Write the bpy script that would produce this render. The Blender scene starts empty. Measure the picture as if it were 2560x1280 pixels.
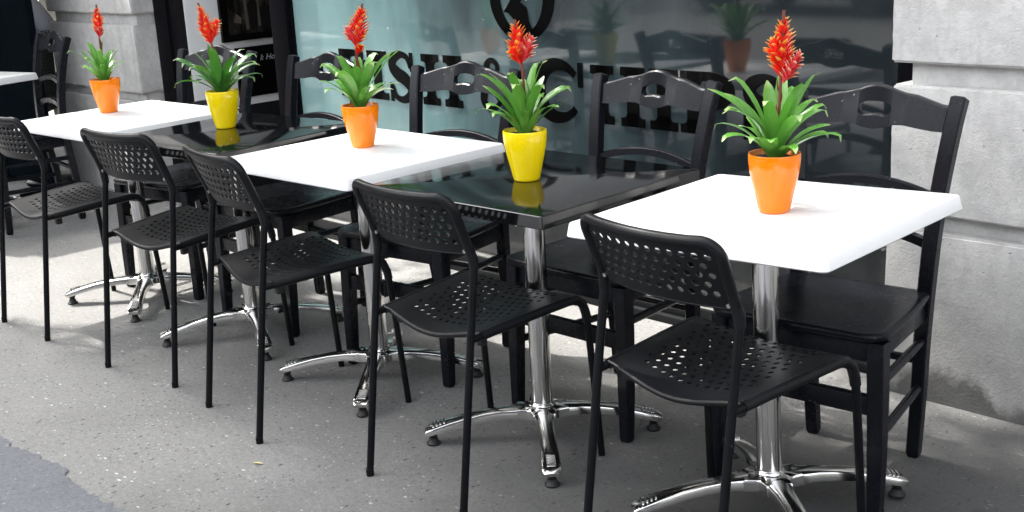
import bpy, bmesh, math, random
from mathutils import Vector, Matrix, noise
R = math.radians
PI = math.pi
scene = bpy.context.scene
COL = scene.collection

# ------------------------------------------------------------------ helpers
class MB:
    """collects shapes into one mesh"""
    def __init__(self):
        self.v = []; self.f = []; self.a = []
        self.val = 0.0
    def add(self, verts, faces, vals=None):
        o = len(self.v)
        self.v += [tuple(p) for p in verts]
        self.a += list(vals) if vals is not None else [self.val] * len(verts)
        self.f += [tuple(i + o for i in f) for f in faces]
    def box(self, lo, hi, bev=0.0, seg=2, mat=None):
        bm = bmesh.new()
        bmesh.ops.create_cube(bm, size=1)
        c = [(lo[i] + hi[i]) / 2 for i in range(3)]; s = [hi[i] - lo[i] for i in range(3)]
        for v in bm.verts:
            v.co = Vector((c[0] + v.co.x * s[0], c[1] + v.co.y * s[1], c[2] + v.co.z * s[2]))
        if bev > 0:
            bmesh.ops.bevel(bm, geom=bm.edges[:], offset=bev, segments=seg, affect='EDGES', profile=0.6)
        if mat is not None:
            bm.transform(mat)
        bm.verts.index_update()
        self.add([v.co[:] for v in bm.verts], [[v.index for v in f.verts] for f in bm.faces])
        bm.free()
    def tube(self, pts, r, seg=12, caps=True):
        pts = [Vector(p) for p in pts]
        n = len(pts)
        rs = r if isinstance(r, (list, tuple)) else [r] * n
        verts = []; faces = []
        t0 = (pts[1] - pts[0]).normalized()
        ref = Vector((0, 0, 1)) if abs(t0.z) < 0.9 else Vector((1, 0, 0))
        nx = t0.cross(ref).normalized()
        for i in range(n):
            if i == 0: t = pts[1] - pts[0]
            elif i == n - 1: t = pts[-1] - pts[-2]
            else: t = (pts[i + 1] - pts[i]).normalized() + (pts[i] - pts[i - 1]).normalized()
            t.normalize()
            nx = (nx - t * nx.dot(t)).normalized()
            ny = t.cross(nx)
            for k in range(seg):
                a = 2 * PI * k / seg
                verts.append(pts[i] + (nx * math.cos(a) + ny * math.sin(a)) * rs[i])
        for i in range(n - 1):
            for k in range(seg):
                faces.append((i * seg + k, i * seg + (k + 1) % seg, (i + 1) * seg + (k + 1) % seg, (i + 1) * seg + k))
        if caps:
            faces.append(tuple(range(seg))[::-1]); faces.append(tuple((n - 1) * seg + k for k in range(seg)))
        self.add(verts, faces)
    def sweep(self, pts, prof_fn, up=Vector((0, 0, 1)), caps=True):
        """prof_fn(i) -> list of (side, up) offsets"""
        pts = [Vector(p) for p in pts]; n = len(pts); verts = []; faces = []; m = None
        for i in range(n):
            t = (pts[min(i + 1, n - 1)] - pts[max(i - 1, 0)]).normalized()
            sd = t.cross(up).normalized(); u2 = sd.cross(t)
            pr = prof_fn(i); m = len(pr)
            for a, b in pr: verts.append(pts[i] + sd * a + u2 * b)
        for i in range(n - 1):
            for k in range(m):
                faces.append((i * m + k, i * m + (k + 1) % m, (i + 1) * m + (k + 1) % m, (i + 1) * m + k))
        if caps:
            faces.append(tuple(range(m))[::-1]); faces.append(tuple((n - 1) * m + k for k in range(m)))
        self.add(verts, faces)
    def lathe(self, prof, seg=32, c=(0, 0, 0)):
        verts = []; faces = []
        for r, z in prof:
            for k in range(seg):
                a = 2 * PI * k / seg
                verts.append((c[0] + r * math.cos(a), c[1] + r * math.sin(a), c[2] + z))
        n = len(prof)
        for i in range(n - 1):
            for k in range(seg):
                faces.append((i * seg + k, i * seg + (k + 1) % seg, (i + 1) * seg + (k + 1) % seg, (i + 1) * seg + k))
        faces.append(tuple(range(seg))[::-1]); faces.append(tuple((n - 1) * seg + k for k in range(seg)))
        self.add(verts, faces)
    def prism(self, poly, fn, d0, d1):
        """poly (a,b) list; fn(a,b,d)->xyz"""
        n = len(poly)
        verts = [fn(a, b, d0) for a, b in poly] + [fn(a, b, d1) for a, b in poly]
        faces = [tuple(range(n))[::-1], tuple(range(n, 2 * n))] + [(i, (i + 1) % n, n + (i + 1) % n, n + i) for i in range(n)]
        self.add(verts, faces)
    def quads_strip(self, A, B, fn, d0, d1):
        """closed slab between 2D polylines A and B"""
        n = len(A)
        verts = [fn(*p, d0) for p in A] + [fn(*p, d0) for p in B] + [fn(*p, d1) for p in A] + [fn(*p, d1) for p in B]
        f = []
        for i in range(n - 1):
            f += [(i, i + 1, n + i + 1, n + i), (2 * n + i, 3 * n + i, 3 * n + i + 1, 2 * n + i + 1),
                  (i, 2 * n + i, 2 * n + i + 1, i + 1), (n + i, n + i + 1, 3 * n + i + 1, 3 * n + i)]
        f += [(0, n, 3 * n, 2 * n), (n - 1, 3 * n - 1, 4 * n - 1, 2 * n - 1)]
        self.add(verts, f)
    def build(self, name, mat, parent=None, loc=(0, 0, 0), rz=0.0, smooth=40, merge=0.0, rot=None):
        me = bpy.data.meshes.new(name)
        bm = bmesh.new()
        lay = bm.verts.layers.float.new('tip') if any(self.a) else None
        vs = [bm.verts.new(p) for p in self.v]
        if lay:
            for v, a in zip(vs, self.a): v[lay] = a
        for f in self.f:
            if len(set(f)) > 2:
                try: bm.faces.new([vs[i] for i in f])
                except ValueError: pass
        if merge: bmesh.ops.remove_doubles(bm, verts=bm.verts[:], dist=merge)
        bmesh.ops.recalc_face_normals(bm, faces=bm.faces[:])
        bm.to_mesh(me); bm.free()
        if smooth:
            me.polygons.foreach_set('use_smooth', [True] * len(me.polygons))
            me.set_sharp_from_angle(angle=R(smooth))
        me.materials.append(mat)
        o = bpy.data.objects.new(name, me); COL.objects.link(o)
        o.location = loc; o.rotation_euler = rot if rot else (0, 0, rz)
        if parent: o.parent = parent
        return o

def tag(o, label=None, cat=None, group=None, kind=None):
    if label: o['label'] = label
    if cat: o['category'] = cat
    if group: o['group'] = group
    if kind: o['kind'] = kind
    return o
def empty(name, loc=(0, 0, 0), rz=0.0, rot=None):
    o = bpy.data.objects.new(name, None); COL.objects.link(o)
    o.location = loc; o.rotation_euler = rot if rot else (0, 0, rz); o.empty_display_size = 0.1
    return o
def copy_tree(o, parent=None):
    c = o.copy(); COL.objects.link(c)
    if parent: c.parent = parent
    for ch in [x for x in bpy.data.objects if x.parent == o]:
        copy_tree(ch, c)
    return c
def spline(pts, n):
    """Catmull-Rom through pts"""
    pts = [Vector(p) for p in pts]
    P = [pts[0] * 2 - pts[1]] + pts + [pts[-1] * 2 - pts[-2]]
    out = []
    for i in range(1, len(P) - 2):
        a, b, c, d = P[i - 1:i + 3]
        for k in range(n):
            t = k / n
            out.append(0.5 * ((2 * b) + (c - a) * t + (2 * a - 5 * b + 4 * c - d) * t * t + (3 * b - a - 3 * c + d) * t ** 3))
    out.append(pts[-1])
    return out
def lerp(a, b, t): return a + (b - a) * t
def interp(tab, x):
    if x <= tab[0][0]: return tab[0][1]
    for (x0, y0), (x1, y1) in zip(tab, tab[1:]):
        if x <= x1: return lerp(y0, y1, (x - x0) / (x1 - x0))
    return tab[-1][1]

# ------------------------------------------------------------------ materials
class NT:
    def __init__(self, name):
        self.m = bpy.data.materials.new(name); self.m.use_nodes = True
        self.t = self.m.node_tree; self.b = self.t.nodes['Principled BSDF']
        self._tc = None
    def n(self, typ, **kw):
        x = self.t.nodes.new(typ)
        for k, v in kw.items(): setattr(x, k, v)
        return x
    def l(self, a, b): self.t.links.new(a, b)
    @property
    def tc(self):
        if not self._tc: self._tc = self.n('ShaderNodeTexCoord')
        return self._tc
    def noise(self, scale, detail=4, rough=0.6, vec=None, world=False, dist=0.0):
        x = self.n('ShaderNodeTexNoise'); x.inputs['Scale'].default_value = scale
        x.inputs['Detail'].default_value = detail; x.inputs['Roughness'].default_value = rough; x.inputs['Distortion'].default_value = dist
        self.l(vec or self.tc.outputs['Object'], x.inputs['Vector'])
        return x.outputs['Fac']
    def mapping(self, scale=(1, 1, 1), loc=(0, 0, 0), rot=(0, 0, 0)):
        x = self.n('ShaderNodeMapping'); x.inputs['Scale'].default_value = scale; x.inputs['Location'].default_value = loc; x.inputs['Rotation'].default_value = rot
        self.l(self.tc.outputs['Object'], x.inputs['Vector']); return x.outputs['Vector']
    def ramp(self, fac, stops, interp='LINEAR'):
        x = self.n('ShaderNodeValToRGB'); x.color_ramp.interpolation = interp
        e = x.color_ramp.elements
        while len(e) < len(stops): e.new(0.5)
        for el, (p, c) in zip(e, stops):
            el.position = p; el.color = (*(c if isinstance(c, tuple) else (c, c, c)), 1)
        self.l(fac, x.inputs['Fac']); return x.outputs['Color']
    def mix(self, fac, a, b, mode='MIX'):
        x = self.n('ShaderNodeMix', data_type='RGBA', blend_type=mode)
        for sock, v in ((x.inputs['Factor'], fac), (x.inputs['A'], a), (x.inputs['B'], b)):
            if hasattr(v, 'is_output'): self.l(v, sock)
            elif isinstance(v, (int, float)): sock.default_value = v if sock.name == 'Factor' else (v, v, v, 1)
            else: sock.default_value = (*v, 1)
        return x.outputs['Result']
    def math(self, op, a, b=0.0, c=None):
        x = self.n('ShaderNodeMath', operation=op)
        for i, v in enumerate((a, b) if c is None else (a, b, c)):
            if hasattr(v, 'is_output'): self.l(v, x.inputs[i])
            else: x.inputs[i].default_value = v
        return x.outputs[0]
    def sstep(self, v, a, b):
        x = self.n('ShaderNodeMapRange', interpolation_type='SMOOTHSTEP')
        self.l(v, x.inputs['Value']); x.inputs['From Min'].default_value = a; x.inputs['From Max'].default_value = b
        return x.outputs['Result']
    def xyz(self, which='Object'):
        s = self.n('ShaderNodeSeparateXYZ'); self.l(self.tc.outputs[which], s.inputs[0]); return s.outputs
    def bump(self, h, strength=0.3, dist=0.01):
        x = self.n('ShaderNodeBump'); x.inputs['Strength'].default_value = strength; x.inputs['Distance'].default_value = dist
        self.l(h, x.inputs['Height']); self.l(x.outputs[0], self.b.inputs['Normal'])
    def set(self, **kw):
        for k, v in kw.items():
            s = self.b.inputs[{'base': 'Base Color', 'rough': 'Roughness', 'metal': 'Metallic', 'ior': 'IOR', 'coat': 'Coat Weight', 'coatr': 'Coat Roughness', 'spec': 'Specular IOR Level', 'sheen': 'Sheen Weight', 'trans': 'Transmission Weight', 'sss': 'Subsurface Weight'}[k]]
            if hasattr(v, 'is_output'): self.l(v, s)
            elif isinstance(v, tuple): s.default_value = (*v, 1)
            else: s.default_value = v
        return self

def plain(name, base, rough=0.5, metal=0.0, var=0.12, scale=30, **kw):
    t = NT(name)
    n = t.noise(scale, 5)
    t.set(base=t.mix(n, tuple(c * (1 - var) for c in base), tuple(min(1, c * (1 + var)) for c in base)),
          rough=t.math('MULTIPLY_ADD', n, 0.15, rough - 0.07), metal=metal, **kw)
    return t.m

M = {}
# black satin wood paint with pale scuffs
t = NT('black_wood_paint')
mp = t.mapping(scale=(60, 60, 5))
g = t.noise(3.0, 5, 0.65, mp)
big = t.noise(9, 4, 0.6)
chip = t.ramp(t.noise(75, 3, 0.55), [(0.715, 0.0), (0.735, 1.0)])
t.set(base=t.mix(t.math('MULTIPLY', chip, 0.55), t.mix(g, (0.0045, 0.005, 0.0075), (0.009, 0.010, 0.014)), (0.25, 0.25, 0.24)),
      rough=t.math('MULTIPLY_ADD', big, 0.20, 0.17), spec=0.17)
t.bump(g, 0.12, 0.002); M['wood'] = t.m
# black moulded plastic
t = NT('black_plastic')
n = t.noise(900, 2, 0.5)
du = t.noise(14, 5, 0.65)
t.set(base=t.mix(du, (0.0035, 0.004, 0.005), (0.008, 0.0085, 0.010)), rough=t.math('MULTIPLY_ADD', du, 0.22, 0.25), spec=0.21)
t.bump(n, 0.12, 0.0006); M['plastic'] = t.m
# black powder coated tube
t = NT('black_tube')
n = t.noise(40, 4)
chip = t.ramp(t.noise(120, 2), [(0.74, 0.0), (0.76, 1.0)])
t.set(base=t.mix(t.math('MULTIPLY', chip, 0.4), t.mix(n, (0.003, 0.0035, 0.0045), (0.007, 0.0075, 0.009)), (0.2, 0.19, 0.18)), rough=t.math('MULTIPLY_ADD', n, 0.2, 0.22), spec=0.14)
M['tube'] = t.m
# polished aluminium
t = NT('polished_aluminium')
n = t.noise(25, 6, 0.7); st = t.noise(6, 3, 0.6, t.mapping(scale=(300, 300, 2)))
t.set(base=t.mix(n, (0.62, 0.61, 0.59), (0.80, 0.79, 0.77)), rough=t.math('ADD', t.math('MULTIPLY_ADD', n, 0.13, 0.05), t.math('MULTIPLY', st, 0.05)), metal=1.0)
t.bump(st, 0.04, 0.001); M['chrome'] = t.m
M['rubber'] = plain('black_rubber', (0.010, 0.010, 0.010), 0.6)
M['screw'] = plain('steel_screw', (0.6, 0.6, 0.58), 0.3, 1.0)
# white table top
t = NT('white_laminate')
n = t.noise(7, 6, 0.6); sp = t.ramp(t.noise(160, 2, 0.5), [(0.745, 0.0), (0.76, 1.0)])
t.set(base=t.mix(t.math('MULTIPLY', sp, 0.5), t.mix(n, (0.80, 0.805, 0.80), (0.86, 0.865, 0.86)), (0.4, 0.4, 0.38)), rough=t.math('MULTIPLY_ADD', n, 0.2, 0.28))
t.bump(t.noise(90, 4), 0.03, 0.001); M['white_top'] = t.m
# glossy black table top
t = NT('black_lacquer')
n = t.noise(11, 6, 0.65); gr = t.noise(4, 4, 0.6, t.mapping(scale=(6, 120, 6)))
t.set(base=t.mix(n, (0.0025, 0.003, 0.0035), (0.005, 0.0055, 0.0065)), rough=t.math('MULTIPLY_ADD', n, 0.12, 0.02), ior=1.6)
t.bump(gr, 0.02, 0.001); M['black_top'] = t.m
# glazed pots
def glaze(name, c):
    t = NT(name); n = t.noise(18, 5)
    t.set(base=t.mix(t.math('MULTIPLY', t.ramp(t.noise(6, 5, 0.65, t.mapping(scale=(3, 3, 0.8))), [(0.56, 0.0), (0.68, 1.0)]), 0.12), t.mix(n, tuple(x * 0.90 for x in c), c), tuple(x * 0.72 + 0.03 for x in c)), rough=t.math('MULTIPLY_ADD', n, 0.1, 0.07), spec=0.5)
    t.bump(t.noise(40, 2), 0.04, 0.002)
    return t.m
M['orange'] = glaze('orange_glaze', (0.95, 0.225, 0.001))
M['yellow'] = glaze('yellow_glaze', (1.0, 0.76, 0.002))
t = NT('potting_soil'); n = t.noise(160, 6, 0.7)
t.set(base=t.ramp(n, [(0.3, (0.006, 0.004, 0.003)), (0.62, (0.035, 0.022, 0.014)), (0.72, (0.16, 0.12, 0.09))]), rough=0.9)
t.bump(n, 0.9, 0.006); M['soil'] = t.m
def foliage(name, c0, c1, c2):
    t = NT(name)
    at = t.n('ShaderNodeAttribute', attribute_name='tip')
    n = t.noise(22, 4)
    st = t.noise(5, 3, 0.6, t.mapping(scale=(90, 90, 14)))
    body = t.mix(n, c0, c1)
    t.set(base=t.mix(t.math('MULTIPLY', st, 0.25), t.mix(t.sstep(at.outputs['Fac'], 0.86, 1.0), body, c2), tuple(min(1, x * 1.8) for x in c1)),
          rough=t.math('MULTIPLY_ADD', n, 0.15, 0.22), coat=0.2, coatr=0.15)
    b = t.b
    tr = t.n('ShaderNodeBsdfTranslucent'); tr.inputs['Color'].default_value = (0.10, 0.36, 0.03, 1)
    mx = t.n('ShaderNodeMixShader'); mx.inputs[0].default_value = 0.22
    out = t.t.nodes['Material Output']
    t.l(b.outputs[0], mx.inputs[1]); t.l(tr.outputs[0], mx.inputs[2]); t.l(mx.outputs[0], out.inputs['Surface'])
    t.bump(st, 0.1, 0.002)
    return t.m
M['leaf'] = foliage('bromeliad_leaf', (0.060, 0.20, 0.026), (0.15, 0.36, 0.06), (0.45, 0.50, 0.24))
M['leaf_dark'] = foliage('bromeliad_leaf_dark', (0.028, 0.11, 0.022), (0.075, 0.22, 0.05), (0.36, 0.40, 0.22))
def bract(name, red, tip):
    t = NT(name)
    at = t.n('ShaderNodeAttribute', attribute_name='tip')
    n = t.noise(60, 3)
    f = t.math('ADD', at.outputs['Fac'], t.math('MULTIPLY_ADD', n, 0.4, -0.2))
    t.set(base=t.ramp(f, [(0.0, red), (0.56, red), (0.76, tip), (0.95, tuple(min(1, x * 1.1 + 0.08) for x in tip))]), rough=0.35, sss=0.0)
    tr = t.n('ShaderNodeBsdfTranslucent'); tr.inputs['Color'].default_value = (*red, 1)
    mx = t.n('ShaderNodeMixShader'); mx.inputs[0].default_value = 0.3
    out = t.t.nodes['Material Output']
    t.l(t.b.outputs[0], mx.inputs[1]); t.l(tr.outputs[0], mx.inputs[2]); t.l(mx.outputs[0], out.inputs['Surface'])
    return t.m
M['bract'] = bract('red_bract', (0.92, 0.040, 0.026), (0.95, 0.56, 0.06))
M['bract_pink'] = bract('pink_bract', (0.85, 0.085, 0.10), (0.92, 0.62, 0.42))
M['stalk'] = plain('flower_stalk', (0.17, 0.045, 0.03), 0.5)

# pavement --------------------------------------------------------------
def paving(name, c0, c1, chips=1.0, patch=False):
    t = NT(name)
    fine = t.noise(140, 6, 0.75); mid = t.noise(9, 6, 0.7); big = t.noise(1.3, 5, 0.6)
    base = t.mix(mid, c0, c1)
    base = t.mix(t.math('MULTIPLY', t.ramp(big, [(0.38, 1.0), (0.62, 0.0)]), 0.35), base, tuple(x * 0.6 for x in c0))
    base = t.mix(t.math('MULTIPLY', t.ramp(fine, [(0.30, 1.0), (0.50, 0.0)]), 0.45), base, tuple(x * 0.42 for x in c0))
    base = t.mix(t.math('MULTIPLY', t.ramp(fine, [(0.56, 0.0), (0.72, 1.0)]), 0.45), base, tuple(min(1, x * 1.9) for x in c1))
    grit = t.noise(62, 3, 0.8)
    base = t.mix(t.math('MULTIPLY', t.ramp(grit, [(0.36, 1.0), (0.46, 0.0)]), 0.40), base, tuple(x * 0.5 for x in c0))
    base = t.mix(t.math('MULTIPLY', t.ramp(grit, [(0.56, 0.0), (0.68, 1.0)]), 0.28), base, tuple(min(1, x * 1.6) for x in c1))
    # pale and dark chips in the wearing course
    for sc, thr, amt, colr, seed, st in ((26, 0.10, 0.85, (0.62, 0.61, 0.58), 0.0, (1, 2.1, 1)), (55, 0.12, 0.75, (0.55, 0.54, 0.52), 3.0, (1.6, 1, 1)), (30, 0.12, 0.85, (0.035, 0.035, 0.036), 7.0, (2.0, 1, 1)), (70, 0.16, 0.8, (0.05, 0.05, 0.05), 11.0, (1, 1.5, 1))):
        v = t.n('ShaderNodeTexVoronoi'); v.inputs['Scale'].default_value = sc
        mpv = t.mapping(scale=st, loc=(seed, seed * 0.7, 0), rot=(0, 0, seed))
        dn = t.n('ShaderNodeTexNoise'); dn.inputs['Scale'].default_value = 60
        t.l(t.tc.outputs['Object'], dn.inputs['Vector'])
        ad = t.n('ShaderNodeMix', data_type='VECTOR'); ad.inputs[0].default_value = 0.012
        t.l(mpv, ad.inputs[4]); t.l(dn.outputs['Color'], ad.inputs[5])
        t.l(ad.outputs[1], v.inputs['Vector'])
        sep = t.n('ShaderNodeSeparateColor'); t.l(v.outputs['Color'], sep.inputs[0])
        near = t.math('LESS_THAN', v.outputs['Distance'], t.math('MULTIPLY', sep.outputs[1], thr * 2.0))
        pick = t.math('GREATER_THAN', sep.outputs[0], 0.68)
        base = t.mix(t.math('MULTIPLY', t.math('MULTIPLY', near, pick), amt * chips), base, colr)
    # chewing gum / oil spots
    v = t.n('ShaderNodeTexVoronoi'); v.inputs['Scale'].default_value = 3.1; v.inputs['Randomness'].default_value = 1.0
    dn = t.n('ShaderNodeTexNoise'); dn.inputs['Scale'].default_value = 30; t.l(t.tc.outputs['Object'], dn.inputs['Vector'])
    ad = t.n('ShaderNodeMix', data_type='VECTOR'); ad.inputs[0].default_value = 0.03
    t.l(t.tc.outputs['Object'], ad.inputs[4]); t.l(dn.outputs['Color'], ad.inputs[5]); t.l(ad.outputs[1], v.inputs['Vector'])
    sep = t.n('ShaderNodeSeparateColor'); t.l(v.outputs['Color'], sep.inputs[0])
    spot = t.math('MULTIPLY', t.math('LESS_THAN', v.outputs['Distance'], t.math('MULTIPLY', sep.outputs[1], 0.10)), t.math('GREATER_THAN', sep.outputs[0], 0.35))
    base = t.mix(t.math('MULTIPLY', spot, 0.5), base, tuple(x * 0.42 for x in c0))
    if patch:
        # dirtier paving towards the right-hand pier, with the dimmer light there painted in
        o = t.xyz()
        wob = t.math('MULTIPLY_ADD', t.noise(2.2, 5, 0.6), 0.9, -0.45)
        a = t.sstep(t.math('ADD', t.math('ADD', o[0], t.math('MULTIPLY', o[1], -0.55)), wob), PATCH0, PATCH1)
        base = t.mix(t.math('MULTIPLY', a, PATCHA), base, (0.150, 0.154, 0.163), 'MULTIPLY')
        base = t.mix(t.math('MULTIPLY', t.math('MULTIPLY', a, t.ramp(t.noise(33, 4, 0.75), [(0.66, 0.0), (0.71, 1.0)])), 0.40), base, (0.30, 0.30, 0.29))
        # darker band with a wavering edge along the row of tables
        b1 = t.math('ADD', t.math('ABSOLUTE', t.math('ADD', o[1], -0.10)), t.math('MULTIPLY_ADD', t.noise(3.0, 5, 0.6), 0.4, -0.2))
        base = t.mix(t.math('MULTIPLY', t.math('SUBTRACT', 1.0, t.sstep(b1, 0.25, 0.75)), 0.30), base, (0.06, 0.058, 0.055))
    t.set(base=base, rough=t.math('MULTIPLY_ADD', mid, 0.2, 0.68))
    t.bump(t.math('ADD', fine, t.math('MULTIPLY', mid, 0.8)), 0.35, 0.006)
    return t.m
PATCH0, PATCH1, PATCHA = -0.45, 0.80, 0.84
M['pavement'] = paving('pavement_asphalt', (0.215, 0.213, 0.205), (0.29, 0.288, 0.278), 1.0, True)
M['strip'] = paving('smooth_asphalt', (0.125, 0.131, 0.146), (0.18, 0.186, 0.203), 0.3)
M['road'] = paving('road_asphalt', (0.09, 0.09, 0.09), (0.15, 0.15, 0.15), 0.4)
# stone ------------------------------------------------------------------
def stone(name, c0, c1, stain=False, dirt=1.0):
    t = NT(name)
    big = t.noise(2.2, 6, 0.65); mid = t.noise(14, 6, 0.7); fine = t.noise(170, 5, 0.7)
    base = t.mix(big, c0, c1)
    base = t.mix(t.math('MULTIPLY', t.ramp(mid, [(0.42, 1.0), (0.60, 0.0)]), 0.36), base, tuple(x * 0.66 for x in c0))
    pit = t.ramp(t.noise(70, 4, 0.7), [(0.655, 0.0), (0.69, 1.0)])
    base = t.mix(t.math('MULTIPLY', t.ramp(t.noise(48, 4, 0.8), [(0.36, 1.0), (0.50, 0.0)]), 0.22 * dirt), base, tuple(x * 0.6 for x in c0))
    base = t.mix(t.math('MULTIPLY', pit, 0.7 * dirt), base, tuple(x * 0.25 for x in c0))
    drip = t.ramp(t.noise(2.0, 5, 0.6, t.mapping(scale=(9, 9, 1.0))), [(0.55, 0.0), (0.70, 1.0)])
    base = t.mix(t.math('MULTIPLY', drip, 0.30 * dirt), base, tuple(x * 0.5 for x in c0))
    o = t.xyz('Object')
    if stain:
        z = t.math('ADD', o[2], t.math('MULTIPLY_ADD', t.noise(5, 6, 0.7), 0.36, -0.18))
        base = t.mix(t.math('MULTIPLY', t.math('SUBTRACT', 1.0, t.sstep(z, 0.12, 0.50)), 0.55), base, tuple(x * 0.40 for x in c0))
        zt = t.math('ADD', o[2], t.math('MULTIPLY_ADD', t.noise(7, 6, 0.75), 0.14, -0.07))
        lim = t.math('SUBTRACT', 1.0, t.sstep(t.math('ADD', t.math('ABSOLUTE', t.math('ADD', o[0], -0.79)), t.math('MULTIPLY_ADD', t.noise(8, 5), 0.16, -0.08)), 0.10, 0.16))
        zt = t.math('ADD', zt, t.math('MULTIPLY_ADD', lim, -0.05, 0.05))
        base = t.mix(t.math('MULTIPLY', t.math('SUBTRACT', 1.0, t.sstep(zt, 0.055, 0.115)), 0.80), base, t.mix(fine, (0.015, 0.015, 0.015), (0.06, 0.06, 0.058)))
    t.set(base=base, rough=0.8)
    t.bump(t.math('ADD', t.math('MULTIPLY', mid, 1.0), t.math('MULTIPLY', t.math('SUBTRACT', fine, pit), 0.5)), 0.5, 0.007)
    return t.m
M['stone'] = stone('pale_stone', (0.52, 0.515, 0.50), (0.64, 0.635, 0.62))
M['stone_base'] = stone('stained_stone', (0.50, 0.495, 0.48), (0.62, 0.615, 0.60), True)
M['stone_left'] = stone('weathered_stone', (0.50, 0.495, 0.48), (0.62, 0.615, 0.595), False, 1.3)
M['render_dark'] = stone('olive_render', (0.085, 0.083, 0.070), (0.115, 0.112, 0.096))
M['facade'] = stone('upper_facade', (0.28, 0.28, 0.27), (0.36, 0.36, 0.35))
M['frame'] = plain('black_frame_paint', (0.004, 0.004, 0.0055), 0.35, var=0.3, spec=0.03)
M['frame_grey'] = plain('weathered_frame', (0.014, 0.015, 0.016), 0.45, var=0.4, spec=0.15)
M['steel'] = plain('bright_steel', (0.75, 0.75, 0.74), 0.22, 1.0)
M['letter'] = plain('black_vinyl', (0.001, 0.001, 0.0012), 0.16, spec=0.10)
t = NT('white_wall_paint'); n = t.noise(3, 5)
t.set(base=t.mix(n, (0.70, 0.71, 0.71), (0.78, 0.79, 0.79)), rough=0.4); M['white_wall'] = t.m
M['sign_black'] = plain('black_sign', (0.003, 0.003, 0.0035), 0.25, spec=0.15)
M['sign_ink'] = plain('pale_ink', (0.36, 0.36, 0.35), 0.5)
t = NT('old_photo_print')
n = t.noise(3.2, 6, 0.62, t.mapping(scale=(1, 2.6, 1.5))); n2 = t.noise(26, 4, 0.6, t.mapping(scale=(1, 2.5, 0.8)))
t.set(base=t.ramp(t.math('MULTIPLY_ADD', n2, 0.35, t.math('MULTIPLY', n, 0.75)), [(0.40, (0.004, 0.004, 0.004)), (0.56, (0.028, 0.024, 0.02)), (0.70, (0.11, 0.095, 0.08))]), rough=0.15); M['photo'] = t.m
M['photo_fig'] = plain('photo_grey', (0.012, 0.011, 0.010), 0.2, var=0.5, scale=40)
M['photo_light'] = plain('photo_pale', (0.10, 0.088, 0.075), 0.2, var=0.5, scale=40)
# frosted teal window film under glass, uneven back light and soft shadows painted in, teal to slate
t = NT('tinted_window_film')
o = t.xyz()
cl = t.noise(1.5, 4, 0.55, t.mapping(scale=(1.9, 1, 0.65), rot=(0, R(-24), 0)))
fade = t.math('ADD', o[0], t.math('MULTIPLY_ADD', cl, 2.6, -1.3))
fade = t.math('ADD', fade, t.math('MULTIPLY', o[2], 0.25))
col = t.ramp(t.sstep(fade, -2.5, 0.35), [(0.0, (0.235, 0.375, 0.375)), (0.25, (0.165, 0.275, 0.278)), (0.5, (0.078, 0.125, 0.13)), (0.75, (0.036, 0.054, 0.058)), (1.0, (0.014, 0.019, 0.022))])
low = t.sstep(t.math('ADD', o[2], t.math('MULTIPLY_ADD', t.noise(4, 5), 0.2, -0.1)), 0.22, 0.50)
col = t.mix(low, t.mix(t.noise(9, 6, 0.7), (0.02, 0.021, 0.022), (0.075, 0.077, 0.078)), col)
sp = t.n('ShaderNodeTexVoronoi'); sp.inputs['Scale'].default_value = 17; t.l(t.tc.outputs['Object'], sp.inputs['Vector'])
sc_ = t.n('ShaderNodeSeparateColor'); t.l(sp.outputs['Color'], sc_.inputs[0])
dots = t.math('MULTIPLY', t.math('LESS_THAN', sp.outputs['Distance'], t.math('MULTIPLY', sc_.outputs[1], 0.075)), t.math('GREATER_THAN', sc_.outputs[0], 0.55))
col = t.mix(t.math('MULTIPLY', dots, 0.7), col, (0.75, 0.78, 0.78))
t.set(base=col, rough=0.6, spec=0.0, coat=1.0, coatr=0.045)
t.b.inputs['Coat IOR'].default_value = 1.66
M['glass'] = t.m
M['car'] = plain('dark_car_paint', (0.012, 0.013, 0.016), 0.15, coat=1.0)
M['car_glass'] = plain('car_glass', (0.01, 0.012, 0.013), 0.05)
M['rim'] = plain('alloy_rim', (0.22, 0.22, 0.23), 0.35, 0.8)
M['van'] = plain('shade_van_paint', (0.035, 0.037, 0.04), 0.25)
M['line'] = plain('road_paint', (0.7, 0.7, 0.68), 0.6)
M['brick'] = stone('opposite_wall', (0.20, 0.19, 0.18), (0.27, 0.26, 0.245))
M['added_end'] = stone('added_end_brick_render', (0.085, 0.08, 0.075), (0.13, 0.122, 0.115))
M['window_far'] = plain('far_window', (0.03, 0.035, 0.04), 0.08)
M['shirt'] = plain('white_shirt', (0.66, 0.68, 0.76), 0.85, var=0.1, scale=8)
M['skin'] = plain('skin', (0.50, 0.30, 0.22), 0.5)
M['trouser'] = plain('beige_trouser', (0.34, 0.30, 0.25), 0.85)
M['hair'] = plain('dark_hair', (0.03, 0.022, 0.016), 0.5)
t = NT('woven_plastic')
wv = t.n('ShaderNodeTexWave'); wv.inputs['Scale'].default_value = 26; wv.inputs['Distortion'].default_value = 0.6
t.l(t.mapping(rot=(0, R(90), 0)), wv.inputs['Vector'])
t.set(base=t.ramp(wv.outputs['Fac'], [(0.25, (0.006, 0.007, 0.007)), (0.6, (0.03, 0.033, 0.032)), (0.9, (0.10, 0.11, 0.105))]), rough=0.45)
t.bump(wv.outputs['Fac'], 0.6, 0.01); M['woven'] = t.m
t = NT('woven_light')
ck = t.n('ShaderNodeTexChecker'); ck.inputs['Scale'].default_value = 75; t.l(t.mapping(rot=(0.3, R(45), R(20))), ck.inputs['Vector'])
t.set(base=t.mix(ck.outputs['Fac'], (0.02, 0.024, 0.024), (0.38, 0.42, 0.41)), rough=0.5); M['woven_light'] = t.m
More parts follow.
